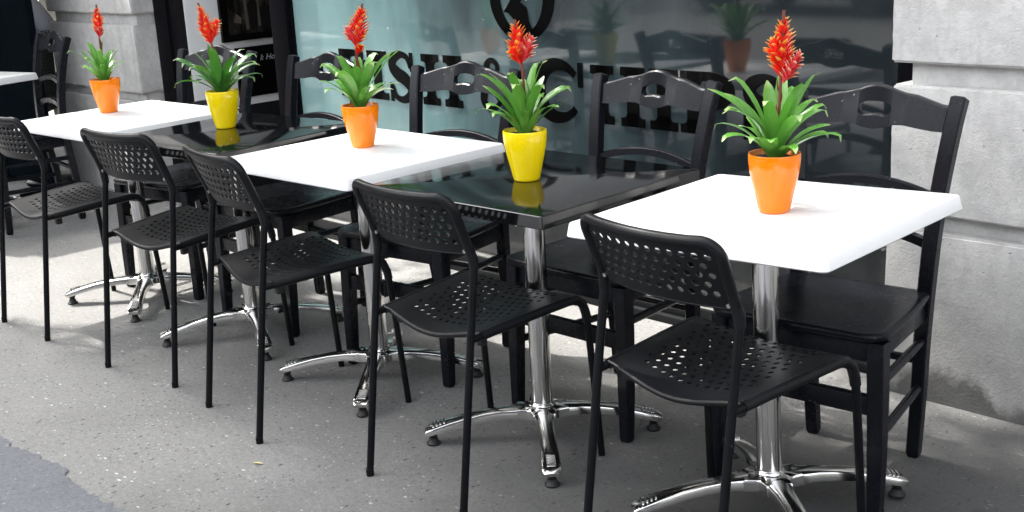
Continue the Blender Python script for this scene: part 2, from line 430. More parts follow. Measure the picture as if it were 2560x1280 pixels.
M['board'] = plain('black_board', (0.004, 0.006, 0.008), 0.5, var=0.4, scale=6, spec=0.0)
M['bark'] = plain('bark', (0.10, 0.08, 0.06), 0.9)
M['tree_leaf'] = plain('tree_leaf', (0.05, 0.10, 0.03), 0.5)
M['dry_leaf'] = plain('dry_leaf', (0.55, 0.46, 0.24), 0.7)

# ------------------------------------------------------------------ camera
cam = bpy.data.cameras.new('camera'); co = bpy.data.objects.new('camera', cam); COL.objects.link(co)
right = Vector((0.7428161352637838, 0.6674879473179077, -0.05180761890978856))
up = Vector((-0.14040433334066685, 0.23097602296808978, 0.9627755190037848))
fwd = Vector((-0.654607372682999, 0.707891175957979, -0.26529091697585644))
mw = Matrix((right, up, -fwd)).transposed().to_4x4(); mw.translation = Vector((2.0990902724938563, -2.3611326630261633, 1.3931667917872275))
co.matrix_world = mw
cam.sensor_width = 36; cam.lens = 36 * 3074.227 / 2560; cam.clip_start = 0.05; cam.clip_end = 500
scene.camera = co
RH = Vector((right.x, right.y, 0)).normalized(); FH = Vector((fwd.x, fwd.y, 0)).normalized()

# ------------------------------------------------------------------ ground
def sheet(name, lo, hi, z, mat, nx=1, ny=1):
    m = MB(); vs = []; fs = []
    for j in range(ny + 1):
        for i in range(nx + 1): vs.append((lerp(lo[0], hi[0], i / nx), lerp(lo[1], hi[1], j / ny), z))
    for j in range(ny):
        for i in range(nx): a = j * (nx + 1) + i; fs.append((a, a + 1, a + nx + 2, a + nx + 1))
    m.add(vs, fs); return m.build(name, mat, smooth=0)
tag(sheet('pavement', (-60, -3.4), (60, 40), 0.0, M['pavement']), kind='structure')
random.seed(5)
m = MB(); top = []; x = -6.0
while x < 3.0:
    top.append((x, -0.945 + 0.028 * math.sin(x * 7) * math.sin(x * 2.3) + 0.03 * noise.noise(Vector((x * 9, 0, 0))) + 0.018 * noise.noise(Vector((x * 31, 5, 0))) + random.uniform(-0.004, 0.004))); x += 0.012
n = len(top)
m.add([(a, b, 0.004) for a, b in top] + [(a, -3.3, 0.004) for a, b in top], [(i, i + 1, n + i + 1, n + i) for i in range(n - 1)])
tag(m.build('pavement_strip', M['strip'], smooth=0), kind='structure')
m = MB(); m.box((-60, -3.65, -0.3), (60, -3.4, 0.005), 0.01)
tag(m.build('kerb', M['stone'], smooth=30), kind='structure')
tag(sheet('road', (-60, -60), (60, -3.65), -0.12, M['road']), kind='structure')
m = MB()
for x0, y0, x1, y1 in ((-10.9, -6.2, -10.75, -8.4), (-16, -6.1, -10.9, -6.22)):
    m.add([(min(x0, x1), min(y0, y1), -0.116), (max(x0, x1), min(y0, y1), -0.116), (max(x0, x1), max(y0, y1), -0.116), (min(x0, x1), max(y0, y1), -0.116)], [(0, 1, 2, 3)])
tag(m.build('road_marking', M['line'], smooth=0), kind='structure')

# ------------------------------------------------------------------ facade (local x along the wall, -y towards the street)
FY = R(-4.3); FO = (0.0, 1.0055, 0.0)
def W(u, w, z): return (u, -w, z)
def fb(m, u0, u1, w0, w1, z0, z1, bev=0.0): m.box((u0, -w1, z0), (u1, -w0, z1), bev)

def block(u0, u1, w0, w1, z0, z1, seed, rough=0.004):
    """stone block with worn, slightly chipped arrises"""
    bm = bmesh.new(); bmesh.ops.create_cube(bm, size=1)
    for v in bm.verts: v.co = Vector(((u0 + u1) / 2 + v.co.x * (u1 - u0), -(w0 + w1) / 2 + v.co.y * (w1 - w0), (z0 + z1) / 2 + v.co.z * (z1 - z0)))
    bmesh.ops.bevel(bm, geom=bm.edges[:], offset=0.006, segments=2, affect='EDGES')
    for _ in range(4):
        es = [e for e in bm.edges if e.calc_length() > 0.035]
        if not es: break
        bmesh.ops.subdivide_edges(bm, edges=es, cuts=1, use_grid_fill=True)
    for v in bm.verts:
        p = v.co
        de = sorted([min(abs(p.x - u0), abs(p.x - u1)), min(abs(p.y + w0), abs(p.y + w1)), min(abs(p.z - z0), abs(p.z - z1))])[1]
        k = max(0, 1 - de / 0.02)
        nn = noise.noise_vector(p * 28 + Vector((seed, 0, 0))); n3 = noise.noise(p * 9 + Vector((seed * 3, 1, 2)))
        c = Vector(((u0 + u1) / 2, -(w0 + w1) / 2, (z0 + z1) / 2))
        inward = Vector((-1 if p.x > c.x else 1, -1 if p.y > c.y else 1, -1 if p.z > c.z else 1))
        v.co += nn * rough * k + inward * max(0, n3 - 0.18) * 0.02 * k
    bm.verts.index_update()
    m = MB(); m.add([v.co[:] for v in bm.verts], [[v.index for v in f.verts] for f in bm.faces]); bm.free()
    return m
def pillar(name, u0, u1, w, courses, mats, inset, label):
    root = empty(name, FO, FY)
    tag(root, label, 'pillar')
    for i, (z0, z1, jz) in enumerate(courses):
        block(u0 + (0.006 if i % 2 else 0), u1, -0.3, w, z0, z1, i * 7.3 + u0, 0.004).build('stone_block', mats[min(i, len(mats) - 1)], root, smooth=50)
        if jz:
            m = MB(); fb(m, u0 + inset, u1 - (inset if u1 < 0 else 0), -0.28, w - 0.038, z1 - 0.01, jz + 0.01)
            m.build('recessed_joint', mats[-1], root)
    return root
rp = pillar('stone_pillar', 0.603, 3.2, 0.125, [(-0.2, 0.497, 0.543), (0.543, 0.898, 0.957), (0.957, 1.33, 1.38), (1.38, 1.76, 1.81), (1.81, 2.2, 2.25), (2.25, 2.7, None)], [M['stone_base'], M['stone']], 0.045,
            'pale stone pillar with a black tar stain at its foot, right of the shop window')
lp = pillar('stone_pillar', -4.86, -3.80, 0.115, [(-0.2, 0.538, 0.583), (0.583, 0.945, 1.003), (1.003, 1.37, 1.42), (1.42, 1.80, 1.85), (1.85, 2.24, 2.29), (2.29, 2.7, None)], [M['stone_left']], 0.03,
            'weathered stone pillar behind the farthest orange pot, left of the doorway')
m = MB(); fb(m, -4.50, -4.37, 0.115, 0.122, 0.20, 0.34, 0.002)
for k in range(6): fb(m, -4.495, -4.375, 0.122, 0.127, 0.21 + k * 0.021, 0.22 + k * 0.021)
m.build('vent_grille', M['frame_grey'], lp)

# shop window -------------------------------------------------------------
sw = empty('shop_window', FO, FY)
tag(sw, 'teal tinted shop window lettered FISH & CHIPS in black, between the doorway and the right stone pillar', 'shop window')
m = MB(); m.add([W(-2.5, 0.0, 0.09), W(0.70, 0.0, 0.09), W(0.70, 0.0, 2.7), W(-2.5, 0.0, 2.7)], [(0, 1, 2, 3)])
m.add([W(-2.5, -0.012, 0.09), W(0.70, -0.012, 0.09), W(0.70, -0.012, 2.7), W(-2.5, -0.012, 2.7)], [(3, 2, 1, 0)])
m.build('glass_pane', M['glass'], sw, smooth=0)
m = MB(); fb(m, -2.605, -2.475, -0.06, 0.035, 0.0, 2.7, 0.004); fb(m, -2.475, -2.462, -0.02, 0.012, 0.10, 2.7, 0.001)
m.build('window_post', M['frame'], sw)
m = MB(); fb(m, 0.56, 0.70, -0.05, 0.012, 0.0, 2.7, 0.003); m.build('window_post', M['frame'], sw)
m = MB(); fb(m, -2.475, 0.62, -0.06, 0.020, 0.0, 0.072, 0.003); fb(m, -2.475, 0.62, -0.06, 0.045, 0.0, 0.028, 0.003)
m.build('bottom_rail', M['frame_grey'], sw)
m = MB(); fb(m, -2.475, 0.60, 0.003, 0.016, 0.074, 0.092, 0.003); m.build('metal_sill', M['steel'], sw)

# lettering
def LW(a, b, d): return (a, -d, b)
D0, D1 = 0.0015, 0.0035
def stroke(m, path, widths, closed=False):
    pts = [Vector((p[0], p[1], 0)) for p in path]; A = []; B = []; n = len(pts)
    for i, p in enumerate(pts):
        if closed: tng = pts[(i + 1) % n] - pts[i - 1]
        else: tng = pts[min(i + 1, n - 1)] - pts[max(i - 1, 0)]
        tng.normalize(); nn = Vector((-tng.y, tng.x, 0)); w = widths(i / (n - 1)) / 2
        A.append((p.x + nn.x * w, p.y + nn.y * w)); B.append((p.x - nn.x * w, p.y - nn.y * w))
    if closed: A.append(A[0]); B.append(B[0])
    m.quads_strip(A, B, LW, D0, D1)
Z0, Z1 = 0.672, 0.878; H = Z1 - Z0
def rect(m, a0, a1, b0, b1): m.prism([(a0, b0), (a1, b0), (a1, b1), (a0, b1)], LW, D0, D1)
def bracket(m, cx, sw_, z, s, up_):
    """slab serif of width s, with small curved brackets"""
    th = 0.030; d = 1 if up_ else -1
    poly = [(cx - s / 2, z), (cx + s / 2, z), (cx + s / 2, z + d * th)]
    for k in range(7):
        a = k / 6 * PI / 2; poly.append((cx + sw_ / 2 + 0.018 * (1 - math.sin(a)), z + d * (th + 0.018 * (1 - math.cos(a)))))
    for k in range(7):
        a = (6 - k) / 6 * PI / 2; poly.append((cx - sw_ / 2 - 0.018 * (1 - math.sin(a)), z + d * (th + 0.018 * (1 - math.cos(a)))))
    poly.append((cx - s / 2, z + d * th))
    m.prism(poly, LW, D0, D1)
def stem(m, cx, w=0.052, s=0.108): rect(m, cx - w / 2, cx + w / 2, Z0 + 0.002, Z1 - 0.002); bracket(m, cx, w, Z0, s, True); bracket(m, cx, w, Z1, s, False)
def L_I(m, u0, u1): stem(m, (u0 + u1) / 2, 0.056, u1 - u0)
def L_H(m, u0, u1):
    stem(m, u0 + 0.054); stem(m, u1 - 0.054); rect(m, u0 + 0.05, u1 - 0.05, Z0 + H * 0.43, Z0 + H * 0.57)
def L_F(m, u0, u1):
    stem(m, u0 + 0.056); rect(m, u0 + 0.05, u1, Z1 - 0.03, Z1 - 0.0005); rect(m, u1 - 0.024, u1, Z1 - 0.075, Z1 - 0.03)
    rect(m, u0 + 0.05, u1 - 0.055, Z0 + H * 0.44, Z0 + H * 0.56); rect(m, u1 - 0.062, u1 - 0.040, Z0 + H * 0.36, Z0 + H * 0.64)
def L_P(m, u0, u1):
    stem(m, u0 + 0.054); c = u0 + 0.10
    path = [(u0 + 0.06, Z1 - 0.014)] + [(c + (u1 - c - 0.024) * math.sin(a), Z1 - 0.060 + 0.046 * math.cos(a)) for a in [k / 14 * PI for k in range(15)]] + [(u0 + 0.06, Z1 - 0.106)]
    stroke(m, path, lambda t: 0.028 + 0.026 * math.sin(PI * t) ** 2)
def L_S(m, u0, u1):
    w = u1 - u0; c = (u0 + u1) / 2
    pts = [(0.86, 0.70), (0.74, 0.90), (0.48, 0.955), (0.20, 0.86), (0.16, 0.70), (0.34, 0.57), (0.64, 0.46), (0.84, 0.30), (0.80, 0.14), (0.52, 0.045), (0.24, 0.10), (0.12, 0.31)]
    path = [(u0 + p.x * w, Z0 + p.y * H) for p in spline([(a, b, 0) for a, b in pts], 6)]
    stroke(m, path, lambda t: 0.024 + 0.034 * math.exp(-((t - 0.5) / 0.2) ** 2) + 0.012 * (math.exp(-((t - 0.27) / .08) ** 2) + math.exp(-((t - 0.73) / .08) ** 2)))
    rect(m, u1 - 0.028, u1 - 0.006, Z1 - 0.078, Z1 + 0.001); rect(m, u0 + 0.004, u0 + 0.026, Z0 - 0.001, Z0 + 0.078)
def L_C(m, u0, u1):
    c = (u0 + u1) / 2; cz = (Z0 + Z1) / 2; rx = (u1 - u0) / 2 - 0.026; rz = H / 2 - 0.006
    path = [(c + rx * math.cos(a), cz + rz * math.sin(a)) for a in [R(38) + k / 40 * R(284) for k in range(41)]]
    stroke(m, path, lambda t: 0.026 + 0.042 * math.sin(PI * t) ** 1.5)
    rect(m, u1 - 0.034, u1 - 0.010, Z1 - 0.085, Z1 + 0.004)
def L_A(m, u0, u1):
    w = u1 - u0
    pts = [(0.98, 0.10), (0.74, 0.18), (0.46, 0.48), (0.24, 0.74), (0.26, 0.90), (0.42, 0.96), (0.58, 0.88), (0.56, 0.72), (0.34, 0.54), (0.12, 0.36), (0.10, 0.16), (0.30, 0.05), (0.52, 0.10), (0.74, 0.30), (0.84, 0.52)]
    path = [(u0 + p.x * w, Z0 + p.y * H) for p in spline([(a, b, 0) for a, b in pts], 5)]
    stroke(m, path, lambda t: 0.020 + 0.022 * math.exp(-((t - 0.16) / 0.12) ** 2) + 0.018 * math.exp(-((t - 0.66) / 0.1) ** 2))
    rect(m, u0 + 0.68 * w, u0 + 1.02 * w, Z0 + 0.5 * H, Z0 + 0.56 * H)
for fn, a, b in ((L_F, -2.139, -1.962), (L_I, -1.935, -1.80), (L_S, -1.79, -1.62), (L_H, -1.572, -1.326), (L_A, -1.215, -1.05), (L_C, -0.925, -0.662), (L_H, -0.634, -0.385), (L_I, -0.362, -0.243), (L_P, -0.230, -0.015), (L_S, 0.02, 0.19)):
    m = MB(); fn(m, a, b); m.build('letter', M['letter'], sw, smooth=0)
m = MB(); cu, cz = -0.968, 1.115
A = [(cu + 0.170 * math.cos(a), cz + 0.168 * math.sin(a)) for a in [2 * PI * k / 64 for k in range(65)]]
B = [(cu + 0.114 * math.cos(a), cz + 0.136 * math.sin(a)) for a in [2 * PI * k / 64 for k in range(65)]]
m.quads_strip(A, B, LW, D0, D1)
fish = [(-1.063, 1.055), (-1.028, 1.094), (-1.020, 1.13), (-1.03, 1.17), (-1.00, 1.205), (-0.965, 1.19), (-0.945, 1.15), (-0.952, 1.11), (-0.975, 1.092), (-0.951, 1.078), (-0.941, 1.073), (-0.932, 1.023), (-0.916, 0.992), (-0.920, 0.976), (-0.953, 0.979), (-0.981, 0.996), (-1.0, 1.016), (-1.019, 1.034), (-1.04, 1.05)]
m.prism(fish, LW, D0, D1)
m.build('emblem', M['letter'], sw, smooth=0)

# doorway recess ------------------------------------------------------------
dw = empty('doorway', FO, FY)
tag(dw, 'doorway recess with white side wall and black posts, between the left pillar and the shop window', 'doorway')
m = MB(); fb(m, -3.80, -3.665, -0.3, -0.010, 0, 2.7, 0.004); fb(m, -3.645, -3.50, -0.3, -0.022, 0, 2.7, 0.004); m.build('door_post', M['frame'], dw)
m = MB(); fb(m, -3.665, -3.645, -0.3, -0.028, 0, 2.7); m.build('metal_trim', M['steel'], dw)
m = MB(); fb(m, -3.62, -3.50, -1.9, -0.30, 0.0, 2.7); m.build('dado_wall', M['frame_grey'], dw)
m = MB(); fb(m, -3.52, -3.4965, -1.9, -0.024, 0.485, 2.7, 0.002); m.build('white_panel', M['white_wall'], dw)
m = MB(); fb(m, -3.6, -2.4, -2.0, -1.9, 0, 2.7); m.build('back_wall', M['frame_grey'], dw)
m = MB(); fb(m, -2.56, -2.46, -1.9, -0.06, 0, 2.7); m.build('inner_wall', M['frame'], dw)
# framed photograph on the white side wall
def on_wall(root, name, mat, y0, y1, z0, z1, d0, d1, bev=0.0):
    m = MB(); m.box((-3.4965 + d0, y0, z0), (-3.4965 + d1, y1, z1), bev); return m.build(name, mat, root)
fp = empty('framed_photo', FO, FY); tag(fp, 'dark old street photograph in a black frame on the white doorway wall', 'picture')
m = MB()
for y0, y1, z0, z1 in ((0.218, 0.90, 0.831, 0.868), (0.218, 0.90, 1.40, 1.44), (0.218, 0.258, 0.868, 1.40), (0.86, 0.90, 0.868, 1.40)): m.box((-3.4955, y0, z0), (-3.472, y1, z1), 0.003)
m.build('frame', M['sign_black'], fp)
pr = on_wall(fp, 'print', M['photo'], 0.258, 0.86, 0.868, 1.40, 0.002, 0.008)
m = MB()
def flat(m, pts): m.prism(pts, lambda a, b, d: (-3.4965 + d, a, b), 0.009, 0.0105)
flat(m, [(0.40, 0.885), (0.445, 0.885), (0.45, 0.96), (0.458, 1.02), (0.440, 1.035), (0.432, 1.06), (0.418, 1.06), (0.412, 1.035), (0.392, 1.02), (0.395, 0.95)])
flat(m, [(0.47, 0.88), (0.525, 0.88), (0.53, 0.95), (0.520, 1.0), (0.508, 1.01), (0.506, 1.03), (0.492, 1.03), (0.488, 1.01), (0.472, 0.99)])
m.build('photo_figure', M['photo_fig'], pr, smooth=0)
m = MB(); flat(m, [(0.375, 0.885), (0.392, 0.885), (0.39, 0.95), (0.385, 1.10), (0.37, 1.10)]); flat(m, [(0.452, 0.90), (0.466, 0.90), (0.462, 1.04), (0.452, 1.03)]); flat(m, [(0.424, 1.038), (0.432, 1.038), (0.431, 1.055), (0.423, 1.055)]); flat(m, [(0.30, 0.93), (0.345, 0.92), (0.35, 0.95), (0.32, 0.975)])
m.build('photo_highlight', M['photo_light'], pr, smooth=0)
ws = empty('wall_sign', FO, FY); tag(ws, 'glossy black sign with white script lettering, under the framed photo', 'sign')
on_wall(ws, 'panel', M['sign_black'], 0.288, 0.95, 0.527, 0.795, 0.001, 0.012, 0.002)
cu_ = bpy.data.curves.new('lettering', 'FONT'); cu_.body = 'k Hou'; cu_.size = 0.046; cu_.shear = 0.35; cu_.extrude = 0.0006
tmp = bpy.data.objects.new('tmp', cu_); COL.objects.link(tmp)
dg = bpy.context.evaluated_depsgraph_get(); me = bpy.data.meshes.new_from_object(tmp.evaluated_get(dg)); bpy.data.objects.remove(tmp)
me.materials.clear(); me.materials.append(M['sign_ink'])
lt = bpy.data.objects.new('lettering', me); COL.objects.link(lt); lt.parent = ws
lt.matrix_local = Matrix(((0, 0, 1, -3.4835), (1, 0, 0, 0.435), (0, 1, 0, 0.715), (0, 0, 0, 1)))

aw = empty('awning', FO, FY); tag(aw, 'dark canvas awning over the bay left of the weathered pillar, shading the lone chair', 'awning')
m = MB(); fb(m, -9.0, -4.79, -0.10, 1.32, 2.28, 2.31, 0.004); m.build('canvas', M['frame'], aw)
m = MB(); fb(m, -9.0, -4.79, 1.321, 1.335, 2.12, 2.31, 0.002); m.build('valance', M['frame'], aw)
# bays either side, fascia and upper wall
ub = empty('building_front', FO, FY); tag(ub, 'grey upper facade over the shop window, with an olive bay left of the weathered pillar', 'building')
m = MB(); fb(m, -9.0, -4.8, -1.9, -1.6, -0.1, 2.7); fb(m, -9.0, -4.83, -1.6, -0.1, 2.4, 2.7); fb(m, -4.89, -4.80, -1.6, -0.30, -0.1, 2.7); m.build('side_bay', M['render_dark'], ub)
m = MB(); fb(m, -9.0, 6.0, -0.5, 0.02, 2.72, 3.4, 0.01); m.build('fascia', M['frame'], ub)
m = MB(); fb(m, -9.0, 6.0, -0.6, 0.05, 3.41, 9.0); m.build('upper_wall', M['facade'], ub)
for k in range(5):
    m = MB(); fb(m, -7.8 + k * 2.9, -6.6 + k * 2.9, 0.03, 0.06, 4.4, 6.4, 0.01); wnd = m.build('window', M['window_far'], ub)
    m = MB(); fb(m, -7.95 + k * 2.9, -6.45 + k * 2.9, 0.0, 0.12, 4.28, 4.39, 0.01); m.build('sill', M['stone'], wnd)
m = MB(); fb(m, 3.2, 6.0, -0.5, 0.0, -0.1, 2.7); m.build('side_wall', M['facade'], ub)

# ------------------------------------------------------------------ tables
TOPZ = 0.735
def rrect(hx, hy, r, n=5):
    pts = []
    for cx, cy, a0 in ((hx - r, hy - r, 0), (-hx + r, hy - r, 90), (-hx + r, -hy + r, 180), (hx - r, -hy + r, 270)):
        for k in range(n + 1):
            a = R(a0 + 90 * k / n); pts.append((cx + r * math.cos(a), cy + r * math.sin(a)))
    return pts
def slab(m, hx, hy, loops, r=0.014):
    """loops: (inset, z) from top to bottom"""
    rings = [[(x, y, z) for x, y in rrect(hx - i, hy - i, max(0.003, r - i * 0.6))] for i, z in loops]
    n = len(rings[0]); vs = [p for rg in rings for p in rg]; fs = [tuple(range(n)), tuple((len(rings) - 1) * n + k for k in range(n))[::-1]]
    for a in range(len(rings) - 1):
        for k in range(n): fs.append((a * n + k, a * n + (k + 1) % n, (a + 1) * n + (k + 1) % n, (a + 1) * n + k))
    m.add(vs, fs)
def make_base(root):
    m = MB()
    star = []
    for q in range(4):
        a0 = R(45 + 90 * q)
        for da, rr in ((-0.40, 0.078), (0.40, 0.078), (0.62, 0.058), (0.785, 0.053), (0.95, 0.058)): star.append((a0 + da, rr))
    prof_ = [(1.0, 0.0675), (1.0, 0.089), (0.985, 0.0935), (0.93, 0.0965), (0.6, 0.099), (0.47, 0.1015), (0.40, 0.1045), (0.2, 0.1045)]
    vs = [(r * k * math.cos(a), r * k * math.sin(a), z) if k > 0.65 else (lerp(0.06, r, (k - 0.2) / 0.6) * k * math.cos(a), lerp(0.06, r, (k - 0.2) / 0.6) * k * math.sin(a), z) for k, z in prof_ for a, r in star]
    nS = len(star); fs = [tuple(range(nS))[::-1], tuple((len(prof_) - 1) * nS + k for k in range(nS))]
    for a in range(len(prof_) - 1):
        for k in range(nS): fs.append((a * nS + k, a * nS + (k + 1) % nS, (a + 1) * nS + (k + 1) % nS, (a + 1) * nS + k))
    m.add(vs, fs); m.lathe([(0.036, 0.096), (0.0345, 0.103), (0.031, 0.107), (0.02, 0.107)], 36)
    hub = m.build('base_hub', M['chrome'], root)
    for q in range(4):
        rot = Matrix.Rotation(R(45 + 90 * q), 4, 'Z')
        m = MB()
        path = [(0.022, 0, 0.082), (0.06, 0, 0.0835), (0.11, 0, 0.082), (0.16, 0, 0.077), (0.21, 0, 0.069), (0.26, 0, 0.058), (0.300, 0, 0.047), (0.318, 0, 0.041), (0.326, 0, 0.037)]
        wd = [0.062, 0.060, 0.046, 0.043, 0.044, 0.048, 0.052, 0.050, 0.040]
        ht = [0.030, 0.029, 0.025, 0.024, 0.023, 0.022, 0.020, 0.018, 0.013]
        def prof(i):
            w, h = wd[i] / 2, ht[i] / 2
            return [(-w, -h), (-w, h * 0.45), (-w * 0.93, h * 0.72), (-w * 0.80, h * 0.84), (-w * 0.3, h), (w * 0.3, h), (w * 0.80, h * 0.84), (w * 0.93, h * 0.72), (w, h * 0.45), (w, -h)]
        m.sweep(path, prof)
        for k in range(4): m.box((0.272 + k * 0.0105, -0.012, 0.058 - k * 0.0026), (0.2765 + k * 0.0105, 0.012, 0.0695 - k * 0.0026), 0.001)
        m.v = [tuple(rot @ Vector(p)) for p in m.v]
        arm = m.build('arm', M['chrome'], hub, smooth=35)
        c = rot @ Vector((0.306, 0, 0))
        m = MB(); m.lathe([(0.009, 0.019), (0.010, 0.022), (0.015, 0.034), (0.015, 0.040)], 16, (c.x, c.y, 0)); m.lathe([(0.019, 0.0), (0.020, 0.005), (0.014, 0.010), (0.012, 0.019), (0.006, 0.0195)], 18, (c.x, c.y, 0))
        m.build('glide', M['rubber'], hub)
    return hub
def make_table(white):
    root = empty('cafe_table')
    m = MB()
    if white: slab(m, 0.319, 0.309, [(0.30, TOPZ), (0.012, TOPZ), (0.0085, TOPZ - 0.0012), (0.0062, TOPZ - 0.0042), (0.002, TOPZ - 0.026), (0.001, TOPZ - 0.031), (0.004, TOPZ - 0.034), (0.03, TOPZ - 0.034)], 0.016)
    else: slab(m, 0.319, 0.309, [(0.30, TOPZ), (0.004, TOPZ), (0.0015, TOPZ - 0.0010), (0.0003, TOPZ - 0.0028), (0.0, TOPZ - 0.030), (0.003, TOPZ - 0.033), (0.03, TOPZ - 0.033)], 0.008)
    m.build('tabletop', M['white_top' if white else 'black_top'], root, smooth=30)
    m = MB(); m.box((-0.12, -0.12, TOPZ - 0.045), (0.12, 0.12, TOPZ - 0.036), 0.002); m.build('mounting_plate', M['rubber'], root)
    m = MB(); m.lathe([(0.0290, 0.1045), (0.0290, TOPZ - 0.046)], 40); m.build('pole', M['chrome'], root)
    make_base(root)
    return root
def set_base_yaw(root, a):
    for ch in [x for x in bpy.data.objects if x.parent == root and x.name.startswith('base_hub')]: ch.rotation_euler.z = a
wt = make_table(True); bt = make_table(False)
TABLES = [  # x, y, yaw, base yaw, white, tilt(dz/dx), label, z
    (0.722, -0.013, -0.017, 0.054, 1, 0.028, 'white square cafe table nearest the camera, in front of the right pillar', 0.002),
    (0.0, 0.0, -0.034, -0.009, 0, 0.0, 'glossy black cafe table under the second yellow pot, between the two nearest white tables', 0),
    (-0.721, 0.048, -0.049, -0.133, 1, 0.006, 'white square cafe table in the middle of the row, between two black tables', 0),
    (-1.446, 0.092, 0.040, 0.267, 0, 0.0, 'glossy black cafe table farther down the row, holding the smaller-looking yellow pot', 0),
    (-2.179, 0.124, -0.013, 0.041, 1, 0.0, 'white square cafe table at the far end of the row, by the weathered pillar', 0),
    (-4.20, 0.33, R(10), R(-35), 1, 0.0, 'white cafe table at the left edge of the photo, set apart beside the black board', 0.02),
]
used = {0: False, 1: False}
for x, y, yaw, by, w, tilt, lab, z in TABLES:
    src = wt if w else bt
    if used[w]: src = copy_tree(src)
    used[w] = True
    src.location = (x, y, z); src.scale = (1.03 if x > 0.5 else 1.0, 1, 1); src.rotation_euler = (0, -tilt, yaw); set_base_yaw(src, by - yaw)
    tag(src, lab, 'table', 'square cafe tables in the row')

# ------------------------------------------------------------------ perforated chairs
def perforated(m, nx, ny, mapf, skip, hole=0.27, hy=None, th=0.0022, pad=1):
    """sheet of nx by ny cells, every second row shifted half a cell, a round hole in each cell; mapf(s,t)->xyz on [0..nx]x[0..ny]"""
    hy = hy or hole
    top = []; faces = []; walls = []; key = {}
    def vid(s, t):
        k = (round(s * 64), round(t * 64))
        if k not in key: key[k] = len(top); top.append((s, t))
        return key[k]
    def cell(x0, x1, y0, y1, hol):
        outer = []
        N = 4
        for k in range(N): outer.append((lerp(x0, x1, k / N), y0))
        for k in range(N): outer.append((x1, lerp(y0, y1, k / N)))
        for k in range(N): outer.append((lerp(x1, x0, k / N), y1))
        for k in range(N): outer.append((x0, lerp(y1, y0, k / N)))
        oi = [vid(*p) for p in outer]
        if not hol: faces.append(oi); return
        cx, cy = (x0 + x1) / 2, (y0 + y1) / 2
        ii = []
        for k, p in enumerate(outer):
            a = R(225) + 2 * PI * k / 16
            q = (cx + hole * math.cos(a), cy + hy * math.sin(a)); top.append(q); ii.append(len(top) - 1)
        for k in range(16): faces.append([oi[k], oi[(k + 1) % 16], ii[(k + 1) % 16], ii[k]])
        walls.append(ii)
    for j in range(ny):
        if j % 2 == 0:
            for i in range(nx): cell(i, i + 1, j, j + 1, not skip(i, j))
        else:
            cell(0, 0.5, j, j + 1, False)
            for i in range(nx - 1): cell(i + 0.5, i + 1.5, j, j + 1, not skip(i + 0.5, j))
            cell(nx - 0.5, nx, j, j + 1, False)
    n = len(top); P = []; Q = []
    for s, t_ in top:
        p = Vector(mapf(s, t_)); e = 0.05
        a = Vector(mapf(s + e, t_)) - Vector(mapf(s - e, t_)); b = Vector(mapf(s, t_ + e)) - Vector(mapf(s, t_ - e))
        nn = a.cross(b)
        nn = nn.normalized() if nn.length > 1e-12 else Vector((0, 0, 1))
        P.append(p + nn * th); Q.append(p - nn * th)
    fs = [tuple(f) for f in faces] + [tuple(n + i for i in f[::-1]) for f in faces]
    for w in walls:
        for k in range(16): a, b = w[k], w[(k + 1) % 16]; fs.append((a, b, n + b, n + a))
    m.add(P + Q, fs)

